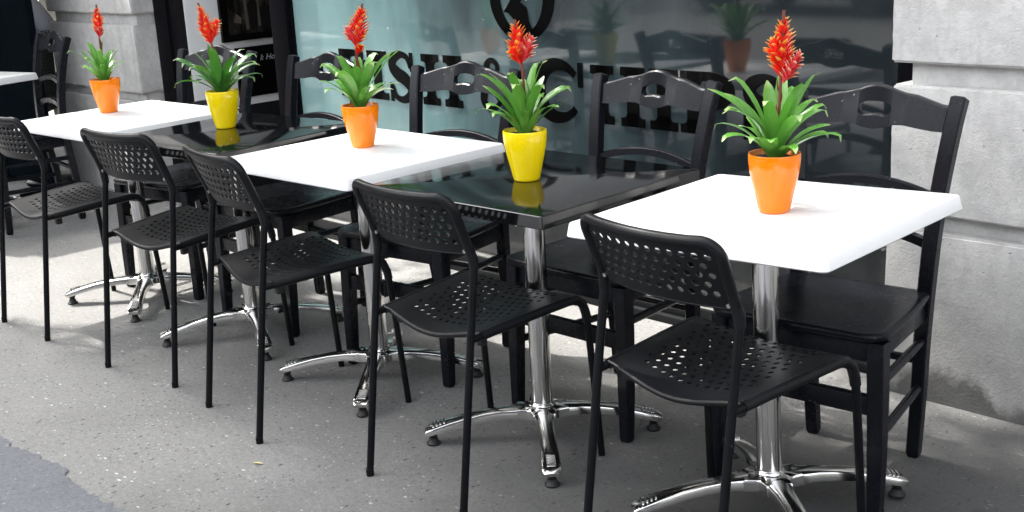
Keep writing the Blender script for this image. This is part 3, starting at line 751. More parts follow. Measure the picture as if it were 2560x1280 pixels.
def make_metal_chair():
    root = empty('perforated_chair')
    for s in (-1, 1):
        m = MB(); pts = [(s * 0.181, 0.0, 0.0), (s * 0.1795, 0.062, 0.44), (s * 0.1785, 0.0835, 0.585), (s * 0.178, 0.089, 0.612), (s * 0.177, 0.086, 0.632), (s * 0.176, 0.078, 0.66)]
        m.tube(pts, 0.0098, 14); m.lathe([(0.0105, 0.0), (0.0108, 0.016), (0.0102, 0.018)], 14, (s * 0.181, 0.001, 0))
        m.build('rear_leg', M['tube'], root)
    for s in (-1, 1):
        pts = [(s * 0.2116, 0.475, 0.0), (s * 0.2065, 0.4565, 0.25), (s * 0.2035, 0.447, 0.375)]
        bend = [(s * 0.2025, 0.4425, 0.405), (s * 0.2015, 0.432, 0.432), (s * 0.200, 0.412, 0.448), (s * 0.198, 0.385, 0.4505)]
        rear = [(s * 0.192, 0.28, 0.446), (s * 0.184, 0.15, 0.4385), (s * 0.179, 0.064, 0.4335)]
        m = MB(); m.tube(spline(pts[:2], 3)[:-1] + spline([pts[1], pts[2]] + bend, 3)[:-1] + spline([bend[-1]] + rear, 4), 0.0095, 14)
        m.build('front_leg', M['tube'], root)
    # seat
    NX, NY = 15, 15
    def hw(y): return interp([(0.09, 0.178), (0.40, 0.199), (0.47, 0.2035)], y)
    def railz(y): return interp([(0.06, 0.4335), (0.28, 0.446), (0.385, 0.4505), (0.415, 0.447), (0.436, 0.428), (0.446, 0.40), (0.45, 0.375)], y)
    def seat(s, t_):
        u = s / NX * 2 - 1; v = t_ / NY
        prog = v * 0.385
        if prog < 0.315: y = 0.092 + prog; zf = railz(y); 
        else:
            a = (prog - 0.315) / 0.07
            y = 0.407 + 0.040 * math.sin(min(1.15, a * 1.15)); zf = 0.4495 - 0.048 * (1 - math.cos(min(1.2, a * 1.2))) * 1.0 - 0.004 * a
        y += -0.010 * (1 - u * u) * (1 - v)
        sag = lerp(0.030, 0.011, min(1, v * 1.1)) * (0.5 + 0.5 * math.cos(PI * u)) ** 0.75
        return (u * hw(y), y, zf + 0.0085 - sag)
    m = MB()
    perforated(m, NX, NY, seat, lambda i, j: i < 1.2 or i > NX - 2.2 or j < 2 or j > NY - 3, 0.25, 0.265, 0.002)
    st = m.build('seat', M['plastic'], root, smooth=45, merge=0.00005)
    m = MB()
    for s in (-1, 1):
        pts = [Vector((s * 0.1795, 0.094, 0.4353))] + [Vector((s * hw(y), y, railz(y))) for y in (0.15, 0.21, 0.28, 0.34, 0.385)] + [Vector((s * 0.200, 0.412, 0.448)), Vector((s * 0.2015, 0.432, 0.432)), Vector((s * 0.2025, 0.4425, 0.405)), Vector((s * 0.2032, 0.4455, 0.385))]
        m.tube(pts, 0.0122, 14)
    edge = [seat(NX * k / 24, 0.0) for k in range(25)]
    m.tube([(x, y + 0.002, z - 0.0045) for x, y, z in edge], 0.0068, 10)
    edge = [seat(NX * k / 24, NY) for k in range(25)]
    m.tube([(x, y, z) for x, y, z in edge], 0.004, 8)
    m.build('seat_rim', M['plastic'], st)
    for s in (-1, 1):
        m = MB(); m.box((s * 0.150 - 0.010, 0.112, 0.398), (s * 0.150 + 0.010, 0.135, 0.430), 0.006, 3); m.build('rubber_bumper', M['rubber'], st)
    # backrest
    BX, BY = 13, 7; CW, CVV = 0.20, 0.25
    zb, zt = 0.640, 0.785
    def back(s, t_):
        u = s / BX * 2 - 1; v = t_ / BY
        rc = 0.36
        au = abs(u); vv = v
        # rounded upper corners
        ca, cv = 1 - CW, 1 - CVV
        if au > ca and vv > cv:
            dx, dv = (au - ca) / CW, (vv - cv) / CVV
            L = math.hypot(dx, dv); mxd = max(dx, dv)
            if L > 1e-6:
                k = mxd / L; dx, dv = dx * k, dv * k
            au = ca + dx * CW; vv = cv + dv * CVV
        u2 = math.copysign(au, u)
        z = lerp(zb, zt, vv)
        y = interp([(0.6, 0.089), (0.640, 0.0845), (0.785, 0.026)], z) - 0.026 * (1 - u2 * u2)
        z -= 0.008 * (1 - u2 * u2) * 0.4
        return (-u2 * lerp(0.166, 0.178, vv), y, z)
    def bskip(i, j):
        jj = j
        return jj == 0 or jj == BY - 1 or i < 0.4 or i > BX - 1.4
    m = MB(); perforated(m, BX, BY, back, bskip, 0.295, 0.33, 0.0022)
    bk = m.build('backrest', M['plastic'], root, smooth=45, merge=0.00005)
    m = MB()
    side = [(0.178, 0.0885, 0.606), (0.1772, 0.086, 0.63)]
    rim = [back(0, BY * v) for v in (0.12, 0.35, 0.6)]
    arc = []
    for k in range(0, 11):
        a = k / 10 * PI / 2
        uu = 1 - CW + CW * math.cos(a); vv = 1 - CVV + CVV * math.sin(a)
        z = lerp(zb, zt, vv); y = interp([(0.6, 0.089), (0.640, 0.0845), (0.785, 0.026)], z) - 0.026 * (1 - uu * uu)
        arc.append((uu * lerp(0.166, 0.178, vv), y, z))
    topm = []
    for k in range(1, 12):
        uu = (1 - CW) * (1 - k / 6)
        topm.append((uu * 0.178, 0.026 - 0.026 * (1 - uu * uu), zt - 0.0032 * (1 - uu * uu)))
    rightside = [(0.178, 0.0885, 0.603), (0.1775, 0.0865, 0.628), (0.174, 0.0815, 0.648), (0.1725, 0.068, 0.685)] + arc
    full = rightside + topm + [(-x, y, z) for x, y, z in rightside[::-1]]
    nfull = len(full); rr = [0.0118] * nfull; rr[0] = rr[-1] = 0.0112; rr[1] = rr[-2] = 0.0128
    m.tube(full, rr, 14)
    lowe = [back(BX * k / 24, 0.0) for k in range(25)]
    m.tube(lowe, 0.0032, 8)
    m.build('back_rim', M['plastic'], bk)
    for s in (-1, 1):
        m = MB(); c = Vector((s * 0.163, 0.0775, 0.649)); m.tube([c + Vector((0, 0.004, 0)), c + Vector((0, -0.0055, -0.002))], 0.0048, 10); m.build('bolt', M['screw'], bk)
    return root
mc = make_metal_chair()
CH = [(0.691, -0.473, -0.122, 'black perforated metal-legged chair nearest the camera, in front of the nearest white table'),
      (-0.032, -0.465, -0.054, 'black perforated chair pushed up to the black table with the nearer yellow pot'),
      (-0.807, -0.463, -0.209, 'black perforated chair turned slightly, at the front edge of the middle white table'),
      (-1.401, -0.404, 0.073, 'black perforated chair in front of the far black table, its legs over the sunlit paving'),
      (-2.215, -0.389, -0.041, 'black perforated chair cut off by the left edge, in front of the far-end white table')]
for i, (x, y, a, lab) in enumerate(CH):
    o = mc if i == 0 else copy_tree(mc)
    o.location = (x, y, 0); o.rotation_euler.z = a; o.scale = ((1.035, 1.0, 1.0), (1, 1, 1.0), (1, 1, 1.025), (1, 1, 1.025), (1, 1, 1.02))[i]
    tag(o, lab, 'chair', 'perforated black chairs along the pavement side')

# ------------------------------------------------------------------ wooden taverna chairs
POST = [(0.0, 0.140, 0.386), (0.19, 0.150, 0.381), (0.32, 0.159, 0.366), (0.46, 0.172, 0.349), (0.60, 0.181, 0.352), (0.72, 0.190, 0.366), (0.86, 0.202, 0.397), (0.928, 0.208, 0.420)]
def post_at(z): return (interp([(p[0], p[1]) for p in POST], z), interp([(p[0], p[2]) for p in POST], z))
def make_wood_chair():
    root = empty('wooden_chair')
    for s in (-1, 1):
        m = MB(); pts = spline([(s * x, y, z) for z, x, y in POST], 4); n = len(pts)
        def prof(i):
            k = 1.0
            if i >= n - 1: k = 0.72
            if i == 0: k = 0.8
            z = pts[i].z; a = lerp(0.0165, 0.0185, min(1, z / 0.5)) * k; b = lerp(0.0155, 0.017, min(1, z / 0.5)) * k; c = 0.0035
            return [(-a + c, -b), (a - c, -b), (a, -b + c), (a, b - c), (a - c, b), (-a + c, b), (-a, b - c), (-a, -b + c)]
        pts = [pts[0]] + [pts[0].lerp(pts[1], 0.2)] + pts[1:-1] + [pts[-2].lerp(pts[-1], 0.75)] + [pts[-1]]; n = len(pts)
        m.sweep(pts, prof, up=Vector((0, 1, 0)))
        m.build('back_post', M['wood'], root, smooth=30)
    for s in (-1, 1):
        m = MB(); pts = [(s * 0.208, -0.002, 0.0), (s * 0.2075, 0.0, 0.01), (s * 0.207, 0.004, 0.15), (s * 0.204, 0.008, 0.30), (s * 0.2, 0.010, 0.437)]
        def prof2(i):
            a = (0.0125, 0.0155, 0.018, 0.0195, 0.0205)[i]; c = 0.003
            return [(-a + c, -a), (a - c, -a), (a, -a + c), (a, a - c), (a - c, a), (-a + c, a), (-a, a - c), (-a, -a + c)]
        m.sweep(pts, prof2, up=Vector((0, 1, 0))); m.build('front_leg', M['wood'], root, smooth=30)
    # seat : trapezium with rounded corners and nose
    def outline(ins):
        P = []
        fw, bw, fy, by = 0.222 - ins, 0.188 - ins, -0.030 + ins, 0.352 - ins
        r = 0.045
        for k in range(9): a = k / 8 * PI / 2; P.append((fw - r + r * math.sin(a), fy + r - r * math.cos(a)))
        for k in range(1, 6): P.append((lerp(fw, bw, k / 6) + 0.006 * math.sin(PI * k / 6), lerp(fy + r, by - 0.02, k / 6)))
        for k in range(6): a = k / 5 * PI / 2; P.append((bw - 0.02 + 0.02 * math.cos(a), by - 0.02 + 0.02 * math.sin(a)))
        Q = P + [(-x, y) for x, y in P[::-1]]
        # gently bowed front edge
        return [(x, y - 0.012 * max(0, 1 - (x / 0.2) ** 2) * (1 if y < 0.02 else 0)) for x, y in Q]
    loops = [(0.12, 0.456), (0.06, 0.4585), (0.02, 0.4625), (0.008, 0.4625), (0.003, 0.4605), (0.0, 0.455), (0.0015, 0.447), (0.006, 0.441), (0.02, 0.439)]
    rings = [[(x, y, z) for x, y in outline(i)] for i, z in loops]; n = len(rings[0]); vs = [p for r_ in rings for p in r_]
    fs = [tuple(range(n)), tuple((len(rings) - 1) * n + k for k in range(n))[::-1]]
    for a in range(len(rings) - 1):
        for k in range(n): fs.append((a * n + k, a * n + (k + 1) % n, (a + 1) * n + (k + 1) % n, (a + 1) * n + k))
    m = MB(); m.add(vs, fs); m.build('seat', M['wood'], root, smooth=50)
    m = MB(); m.box((-0.18, 0.0, 0.388), (0.18, 0.018, 0.438), 0.002)
    for s in (-1, 1):
        mt = Matrix.Translation((s * 0.183, 0.18, 0.414)) @ Matrix.Rotation(s * 0.09, 4, 'Z'); m.box((-0.009, -0.16, -0.025), (0.009, 0.16, 0.024), 0.002, 2, mt)
    m.build('apron', M['wood'], root, smooth=30)
    # shaped top rail with hand hole
    def railpt(x, z, d):
        px, py = post_at(z); bow = 0.010 * (1 - (x / 0.2) ** 2)
        return (x, py + bow + d, z)
    tt = [(-0.2, 0.905), (-0.165, 0.908), (-0.13, 0.918), (-0.10, 0.9265), (-0.075, 0.929), (-0.05, 0.935), (-0.025, 0.945), (0.0, 0.949)]
    tb = [(-0.2, 0.846), (-0.15, 0.847), (-0.11, 0.851), (-0.08, 0.8555), (-0.055, 0.8545), (-0.03, 0.846), (0.0, 0.842)]
    def ztop(x): return interp(tt, -abs(x))
    def zbot(x): return interp(tb, -abs(x))
    def hole(x):
        q = abs(x) / 0.043
        if q >= 1: return None
        h = math.sqrt(1 - q ** 2.6)
        return (0.892 - 0.0165 * h + 0.004 * h * math.cos(q * PI), 0.893 + 0.0165 * h)
    xs = sorted(set([round(-0.186 + 0.372 * k / 48, 5) for k in range(49)] + [-0.043, -0.0425, -0.041, -0.039, 0.043, 0.0425, 0.041, 0.039]))
    m = MB()
    def slabz(seg, lo, hi):
        n = len(seg); A = []; 
        prof_ = []
        for x in seg:
            a, b = lo(x), hi(x); bt_ = min(0.004, (b - a) * 0.3)
            prof_.append([railpt(x, a, -0.009), railpt(x, b - bt_, -0.011), railpt(x, b, -0.007), railpt(x, b, 0.007), railpt(x, b - bt_, 0.011), railpt(x, a, 0.009)])
        vs = [p for pr_ in prof_ for p in pr_]; fs = []
        for i in range(n - 1):
            for k in range(6): fs.append((i * 6 + k, i * 6 + (k + 1) % 6, (i + 1) * 6 + (k + 1) % 6, (i + 1) * 6 + k))
        fs += [tuple(range(6)), tuple((n - 1) * 6 + k for k in range(6))[::-1]]
        m.add(vs, fs)
    xm = [x for x in xs if abs(x) <= 0.0431]
    slabz([x for x in xs if x <= -0.043], zbot, ztop); slabz([x for x in xs if x >= 0.043], zbot, ztop)
    slabz(xm, zbot, lambda x: (hole(x) or (0.892, 0.892))[0]); slabz(xm, lambda x: (hole(x) or (0.892, 0.8921))[1], ztop)
    m.build('top_rail', M['wood'], root, smooth=35)
    for zc, h in ((0.690, 0.022), (0.575, 0.026)):
        m = MB(); seg = [-0.176 + 0.352 * k / 24 for k in range(25)]; prof_ = []
        for x in seg:
            rise = 0.030 * (1 - (x / 0.178) ** 2); a = zc - h * 0.5 + rise; b = zc + h * 0.5 + rise
            prof_.append([railpt(x, a, -0.007), railpt(x, b - 0.003, -0.009), railpt(x, b, -0.005), railpt(x, b, 0.005), railpt(x, b - 0.003, 0.009), railpt(x, a, 0.007)])
        vs = [p for pr_ in prof_ for p in pr_]; fs = []; n = len(seg)
        for i in range(n - 1):
            for k in range(6): fs.append((i * 6 + k, i * 6 + (k + 1) % 6, (i + 1) * 6 + (k + 1) % 6, (i + 1) * 6 + k))
        fs += [tuple(range(6)), tuple((n - 1) * 6 + k for k in range(6))[::-1]]
        m.add(vs, fs); m.build('cross_rail', M['wood'], root, smooth=35)
    for s in (-1, 1):
        for zz in (0.335, 0.205):
            a = Vector((s * 0.2045, 0.01, zz)); px, py = post_at(zz); b = Vector((s * px, py, zz - 0.008))
            m = MB(); m.tube([a, a.lerp(b, 0.3), a.lerp(b, 0.7), b], [0.0105, 0.0115, 0.0115, 0.0105], 12); m.build('stretcher', M['wood'], root)
    m = MB(); m.box((-0.192, -0.006, 0.262), (0.192, 0.014, 0.308), 0.002); m.build('stretcher', M['wood'], root, smooth=30)
    px, py = post_at(0.27); m = MB(); m.tube([(-px, py, 0.27), (px, py, 0.27)], 0.011, 12); m.build('stretcher', M['wood'], root)
    return root
wc = make_wood_chair()
WCH = [(0.736, 0.069, 0.035, 0, 'black wooden chair with scalloped back rail, nearest, in front of the right stone pillar'),
       (-0.001, 0.118, -0.049, 0, 'black wooden chair with scalloped back at the near black table, second from the right pillar'),
       (-0.696, 0.104, 0.076, 0, 'black wooden chair behind the middle white table, third from the right stone pillar'),
       (-1.50, 0.155, -0.03, 0, 'black wooden chair half hidden by the middle orange pot, before the teal window end'),
       (-2.19, 0.195, 0.122, 0, 'black wooden chair in front of the doorway, behind the farther yellow pot'),
       (-3.93, 0.34, -0.174, 0.012, 'black wooden chair standing apart in the shade before the weathered pillar')]
for i, (x, y, a, z, lab) in enumerate(WCH):
    o = wc if i == 0 else copy_tree(wc)
    o.location = (x, y, z); o.rotation_euler.z = a
    tag(o, lab, 'chair', 'black wooden chairs with scalloped backs')

# ------------------------------------------------------------------ potted bromeliads
def leaf(m, az, L, wmax, e0, e1, r0=0.010, z0=0.0, twist=0.0, curl=0.0, shift=0.0):
    """strap leaf with a channelled section; e0/e1 start and end elevation in degrees"""
    n = 12; p = Vector((r0 * math.cos(az), r0 * math.sin(az), z0)); prev = None; vs = []; vals = []
    a = az
    for i in range(n + 1):
        t = i / n
        e = R(lerp(e0, e1, t ** 1.5)) - (curl * max(0, t - 0.82) / 0.18 if curl else 0)
        a = az + twist * t
        d = Vector((math.cos(a) * math.cos(e), math.sin(a) * math.cos(e), math.sin(e)))
        sd = Vector((-math.sin(a), math.cos(a), 0)); nn = sd.cross(d); nn = -nn if nn.z < 0 else nn
        w = wmax * (interp([(0, 0.55), (0.25, 0.85), (0.6, 1.0), (0.85, 0.74), (0.95, 0.40), (1, 0.08)], t)) / 2
        fold = 0.35 * (1 - t * 0.6)
        sdt = (sd * math.cos(shift * t) + nn * math.sin(shift * t))
        for k, q in enumerate((-1, -0.5, 0, 0.5, 1)):
            vs.append(p + sdt * w * q + nn * (abs(q) * w * fold)); vals.append(max(0.001, t if k in (0, 4) and t > 0.3 and False else t))
        p = p + d * (L / n)
    fs = []
    for i in range(n):
        for k in range(4): fs.append((i * 5 + k, i * 5 + k + 1, (i + 1) * 5 + k + 1, (i + 1) * 5 + k))
    m.add(vs, fs, vals)
def bract_shape(m, base, d, L, w, side, outv=None):
    d = d.normalized(); side = (side - d * side.dot(d)).normalized(); nn = d.cross(side)
    sgn = 1.0 if nn.dot(outv or nn) < 0 else -1.0
    vs = []; vals = []; rows = 5
    for i in range(rows + 1):
        t = i / rows; ww = w * interp([(0, 0.7), (0.35, 1.0), (0.62, 0.84), (0.85, 0.46), (1, 0.06)], t) / 2
        c = base + d * (L * t) - nn * (0.16 * L * t * t) * (1 if nn.dot(d.cross(side)) > 0 else 1) * sgn
        for q in (-1, 0, 1): vs.append(c + side * ww * q + nn * (sgn * abs(q) * ww * 0.5)); vals.append(max(0.001, t))
    fs = []
    for i in range(rows):
        for k in range(2): fs.append((i * 3 + k, i * 3 + k + 1, (i + 1) * 3 + k + 1, (i + 1) * 3 + k))
    m.add(vs, fs, vals)
def spike(root, a, b, hw, mat, seed, px, stalk_from=None):
    """flower spike: axis from a to b (local), half-width hw"""
    rnd = random.Random(seed); ax = b - a; Ln = ax.length; ax.normalize()
    side = RH - ax * RH.dot(ax); side.normalize(); dep = ax.cross(side)
    m = MB(); n = max(16, int(Ln / 0.0029))
    for i in range(n):
        t = (i + 0.3) / n
        ang = i * 2.39996 if i % 2 else (0 if (i // 2) % 2 else PI)
        out = side * math.cos(ang) + dep * math.sin(ang) * 0.55
        prof = interp([(0, 0.30), (0.18, 0.62), (0.42, 1.0), (0.7, 0.72), (0.9, 0.34), (1, 0.12)], t)
        spread = lerp(0.54, 0.28, t)
        Lb = lerp(0.029, 0.019, t) * lerp(0.7, 1.15, hw / 0.026) * rnd.uniform(0.85, 1.15)
        c = a + ax * (Ln * t * 0.80) + out * (hw * prof * 0.42)
        d = ax * (1 - spread * 0.45) + out * spread * rnd.uniform(0.85, 1.25)
        bract_shape(m, c, d, Lb * lerp(0.9, 1.15, prof), lerp(0.0200, 0.0135, t) * lerp(0.65, 1.1, hw / 0.026), ax.cross(out), out)
    o = m.build('flower_spike', mat, root, smooth=60)
    m = MB(); pts = [a + ax * (Ln * 0.76 * k / 5) for k in range(6)]
    m.tube(pts, [0.003, 0.004, 0.004, 0.003, 0.002, 0.001], 8); m.build('spike_core', mat, o)
    return o
def make_plant(x, y, z, potmat, s_px, pc, spikes, stalk, seed, leafmat, nleaf, lean, spread, label, rz, arch=0.0, wide=1.25):
    """pc = pixel of the pot-rim centre; spikes in photo pixels (read off once, turned into metres)"""
    rnd = random.Random(seed)
    root = empty('potted_bromeliad', (x, y, z))
    tag(root, label, 'potted plant', 'bromeliads in bright pots on the tables')
    m = MB(); m.lathe([(0.030, 0.0), (0.0335, 0.0015), (0.035, 0.006), (0.0400, 0.028), (0.0476, 0.060), (0.0535, 0.088), (0.0562, 0.108), (0.0570, 0.120), (0.0568, 0.1285), (0.0560, 0.1308), (0.0535, 0.1308), (0.0522, 0.128), (0.049, 0.105)], 56)
    m.build('pot', potmat, root, smooth=50)
    m = MB(); vs = [(0, 0, 0.123)]; fs = []
    for i in range(1, 7):
        for k in range(24):
            r = 0.0515 * i / 6; a = 2 * PI * k / 24; vs.append((r * math.cos(a), r * math.sin(a), 0.118 + rnd.uniform(-0.003, 0.006) * (1 if i < 6 else 0)))
    for k in range(24): fs.append((0, 1 + k, 1 + (k + 1) % 24))
    for i in range(5):
        for k in range(24): a0 = 1 + i * 24; fs.append((a0 + k, a0 + 24 + k, a0 + 24 + (k + 1) % 24, a0 + (k + 1) % 24))
    m.add(vs, fs); m.build('soil', M['soil'], root)
    def loc(px_, py_, dep=0.0):
        dx = (px_ - pc[0]) / s_px; dz = (pc[1] - py_) / s_px / 0.962
        # roll of the camera: picture verticals lean
        dx -= -dz * (1880 - pc[0]) / 11400.0
        v = RH * dx; return Vector((v.x, v.y, 0.129 + dz)) + FH * dep
    m = MB()
    for i in range(nleaf):
        tier = i / nleaf
        az = i * 2.39996 + rnd.uniform(-0.3, 0.3)
        if tier < 0.36: e0, e1, L, w = rnd.uniform(46, 60), rnd.uniform(-22, 12), rnd.uniform(0.105, 0.145), rnd.uniform(0.019, 0.024)
        elif tier < 0.75: e0, e1, L, w = rnd.uniform(60, 72), rnd.uniform(0, 30), rnd.uniform(0.135, 0.19), rnd.uniform(0.021, 0.027)
        else: e0, e1, L, w = rnd.uniform(74, 84), rnd.uniform(30, 68), rnd.uniform(0.13, 0.18), rnd.uniform(0.022, 0.028)
        e0 += arch; e1 += arch * 1.6; leaf(m, az, L * spread, w * wide, e0, e1, 0.010 * (1 - tier) + 0.003, 0.117 + 0.012 * tier, rnd.uniform(-0.25, 0.25), rnd.choice((0, 1.2, 2.2)), rnd.uniform(-0.5, 0.5))
    m.v = [tuple(Vector(p) + Vector((RH.x, RH.y, 0)) * lean * max(0, p[2] - 0.12)) for p in m.v]
    m.build('foliage', leafmat, root, smooth=60)
    m = MB(); m.tube(spline([Vector((0, 0, 0.13)), loc(*stalk[0]), loc(*stalk[1]), loc(*spikes[0][1])], 5), 0.0036, 8)
    for k in range(3):
        q = loc(*stalk[0]).lerp(loc(*stalk[1]), k / 3.0); az = rnd.uniform(0, 6.28)
        bract_shape(m, q, Vector((math.cos(az) * 0.35, math.sin(az) * 0.35, 1)), 0.030, 0.010, Vector((-math.sin(az), math.cos(az), 0)))
    sk = m.build('flower_stalk', M['stalk'], root)
    for j, (a, b, hw, mt) in enumerate(spikes):
        va, vb = loc(*a, -0.004 * j), loc(*b, -0.010 * j)
        spike(root, va, vb, hw / s_px, M[mt], seed * 10 + j, s_px)
    return root
TZ = TOPZ
make_plant(0.738, -0.030, TZ + 0.0035, M['orange'], 1140, (1935, 388), [((1949, 205), (1958, 52), 29, 'bract'), ((1948, 180), (1926, 112), 19, 'bract'), ((1954, 218), (1997, 140), 12, 'bract_pink')], ((1945, 300), (1950, 215)), 11, M['leaf'], 28, 0.05, 1.18,
           'orange pot, spread bromeliad with triple red flower, on the nearest white table', 0, -4, 1.20)
make_plant(0.010, -0.029, TZ, M['yellow'], 968, (1316, 328), [((1308, 172), (1292, 66), 27, 'bract'), ((1312, 165), (1335, 97), 15, 'bract_pink'), ((1303, 165), (1283, 128), 11, 'bract')], ((1316, 260), (1310, 180)), 23, M['leaf'], 24, 0.0, 1.12,
           'yellow pot, bromeliad with a pink side spike, on the near black table', 0, 3, 1.25)
make_plant(-0.777, 0.100, TZ - 0.001, M['orange'], 813, (899, 262), [((889, 122), (905, 24), 24, 'bract'), ((886, 112), (868, 72), 12, 'bract_pink'), ((893, 140), (903, 119), 5, 'bract')], ((897, 190), (890, 135)), 35, M['leaf'], 23, 0.03, 1.16,
           'orange pot, pale leafed bromeliad with one broad red flower, on the middle white table', 0, 2, 1.42)
make_plant(-1.530, 0.125, TZ, M['yellow'], 716, (562, 229), [((537, 118), (503, 20), 18, 'bract'), ((540, 105), (553, 56), 10, 'bract')], ((550, 170), (541, 132)), 47, M['leaf_dark'], 22, 0.0, 1.22,
           'yellow pot, dark leafed bromeliad with leaning red flower, on the far black table', 0, -9, 1.30)
make_plant(-2.340, 0.145, TZ, M['orange'], 636, (264, 199), [((250, 95), (243, 23), 13, 'bract'), ((252, 100), (256, 76), 6, 'bract_pink')], ((257, 150), (252, 110)), 59, M['leaf'], 19, -0.12, 0.95,
           'orange pot with a small bromeliad and slender red flower, on the far-end white table', 0, 5, 1.15)

# ------------------------------------------------------------------ left background
bd = empty('menu_board', (-4.52, 0.98, 0.0), R(-4)); tag(bd, 'tall blank black board standing behind the white table at the left edge', 'board')
m = MB(); m.box((-0.62, -0.012, 0.04), (-0.035, 0.012, 1.42), 0.003); m.build('panel', M['board'], bd)
m = MB()
m.box((-0.035, -0.02, 0.0), (0.0, 0.02, 1.46), 0.004); m.box((-0.66, -0.02, 0.0), (-0.62, 0.02, 1.46), 0.004); m.box((-0.62, -0.02, 1.42), (-0.035, 0.02, 1.46), 0.004); m.build('frame', M['board'], bd)
for x in (-0.64, -0.02):
    m = MB(); m.box((x - 0.02, -0.20, 0.0), (x + 0.02, 0.20, 0.03), 0.004); m.build('foot', M['board'], bd)
m = MB(); m.tube([(0, 0, 0.0), (0, 0, 2.6)], 0.032, 18); m.lathe([(0.15, 0.0), (0.15, 0.02), (0.05, 0.04), (0.034, 0.06)], 24)
o = m.build('parasol_pole', M['frame'], None, (-4.86, 1.14, 0)); tag(o, 'black metal pole standing between the black board and the lone wooden chair', 'pole')
# woven chair
wv_ = empty('woven_chair', (-5.42, 1.28, 0.0), R(43)); tag(wv_, 'dark woven armchair with a grey woven top edge, under the person in the white shirt', 'chair')
m = MB(); m.box((-0.24, -0.24, 0.38), (0.24, 0.22, 0.44), 0.02, 3); m.build('seat', M['woven'], wv_)
m = MB(); pts = []
for k in range(13): a = R(190 + k * 160 / 12); pts.append((0.27 * math.cos(a), 0.22 * math.sin(a) - 0.02))
A = [(x, y, 0.40) for x, y in pts]; Bp = [(x * 1.06, y * 1.08, 0.84) for x, y in pts]; n = len(pts)
m.add(A + Bp + [(x * 0.9, y * 0.9, z) for x, y, z in A] + [(x * 0.93, y * 0.93, z) for x, y, z in Bp], [(i, i + 1, n + i + 1, n + i) for i in range(n - 1)] + [(2 * n + i, 3 * n + i, 3 * n + i + 1, 2 * n + i + 1) for i in range(n - 1)] + [(n + i, n + i + 1, 3 * n + i + 1, 3 * n + i) for i in range(n - 1)])
m.build('backrest', M['woven'], wv_)
m = MB(); m.tube([(x * 1.02, y * 1.03, 0.85) for x, y in pts], 0.024, 12); m.build('top_edge', M['woven_light'], wv_)
for sx in (-1, 1):
    for yy in (-0.2, 0.2):
        m = MB(); m.tube([(sx * 0.22, yy, 0.0), (sx * 0.21, yy, 0.40)], 0.016, 12); m.build('leg', M['woven'], wv_)
# seated person (mostly above and behind the frame edge)
def skin_mesh(name, chains, mat, parent, joints):
    """joints: name -> (co, (rx, ry)); chains: list of joint name lists"""
    idx = {k: i for i, k in enumerate(joints)}; verts = [joints[k][0] for k in joints]; rad = [joints[k][1] for k in joints]
    edges = sorted({tuple(sorted((idx[a], idx[b]))) for c in chains for a, b in zip(c, c[1:])})
    bm = bmesh.new(); lay = bm.verts.layers.skin.verify(); bv = [bm.verts.new(v) for v in verts]
    for a, b in edges: bm.edges.new((bv[a], bv[b]))
    for v, r in zip(bv, rad): v[lay].radius = r
    bv[0][lay].use_root = True
    me = bpy.data.meshes.new(name); bm.to_mesh(me); bm.free()
    o = bpy.data.objects.new(name, me); COL.objects.link(o)
    o.modifiers.new('skin', 'SKIN').use_smooth_shade = True
    s = o.modifiers.new('sub', 'SUBSURF'); s.levels = 2; s.render_levels = 2
    dg = bpy.context.evaluated_depsgraph_get(); me2 = bpy.data.meshes.new_from_object(o.evaluated_get(dg)); bpy.data.objects.remove(o)
    me2.materials.clear(); me2.materials.append(mat)
    me2.polygons.foreach_set('use_smooth', [True] * len(me2.polygons))
    o = bpy.data.objects.new(name, me2); COL.objects.link(o)
    if parent: o.parent = parent
    return o
pe = empty('person', (-5.42, 1.28, 0.0), R(43)); tag(pe, 'person in a white shirt seated with their back to us behind the lone wooden chair', 'person')
J = {'pelvis': ((0, -0.06, 0.52), (0.15, 0.11)), 'waist': ((0, -0.07, 0.68), (0.13, 0.095)), 'chest': ((0, -0.06, 0.90), (0.155, 0.105)), 'neck0': ((0, -0.04, 1.06), (0.075, 0.065)), 'neck': ((0, -0.02, 1.13), (0.055, 0.055)), 'head': ((0, 0.0, 1.22), (0.075, 0.09)), 'crown': ((0, 0.0, 1.31), (0.06, 0.075)),
     'shL': ((-0.17, -0.06, 1.02), (0.06, 0.06)), 'elL': ((-0.27, 0.0, 0.76), (0.042, 0.042)), 'wrL': ((-0.20, 0.22, 0.72), (0.028, 0.022)), 'haL': ((-0.18, 0.31, 0.715), (0.035, 0.015)),
     'shR': ((0.17, -0.06, 1.02), (0.06, 0.06)), 'elR': ((0.27, 0.0, 0.76), (0.042, 0.042)), 'wrR': ((0.20, 0.22, 0.72), (0.028, 0.022)), 'haR': ((0.18, 0.31, 0.715), (0.035, 0.015)),
     'hipL': ((-0.10, -0.02, 0.50), (0.085, 0.08)), 'knL': ((-0.13, 0.38, 0.51), (0.055, 0.055)), 'anL': ((-0.13, 0.40, 0.09), (0.036, 0.036)), 'toL': ((-0.14, 0.55, 0.035), (0.035, 0.025)),
     'hipR': ((0.10, -0.02, 0.50), (0.085, 0.08)), 'knR': ((0.13, 0.38, 0.51), (0.055, 0.055)), 'anR': ((0.13, 0.40, 0.09), (0.036, 0.036)), 'toR': ((0.14, 0.55, 0.035), (0.035, 0.025))}
for s, S in ((-1, 'L'), (1, 'R')):
    for f in range(5):
        x0 = J['ha' + S][0]; ox = (f - 1.5) * 0.018 if f < 4 else -s * 0.045
        J['f%d%s' % (f, S)] = ((x0[0] + ox, x0[1] + (0.085 - 0.012 * abs(f - 1.5) if f < 4 else 0.03), x0[2] - 0.012), (0.008, 0.008))
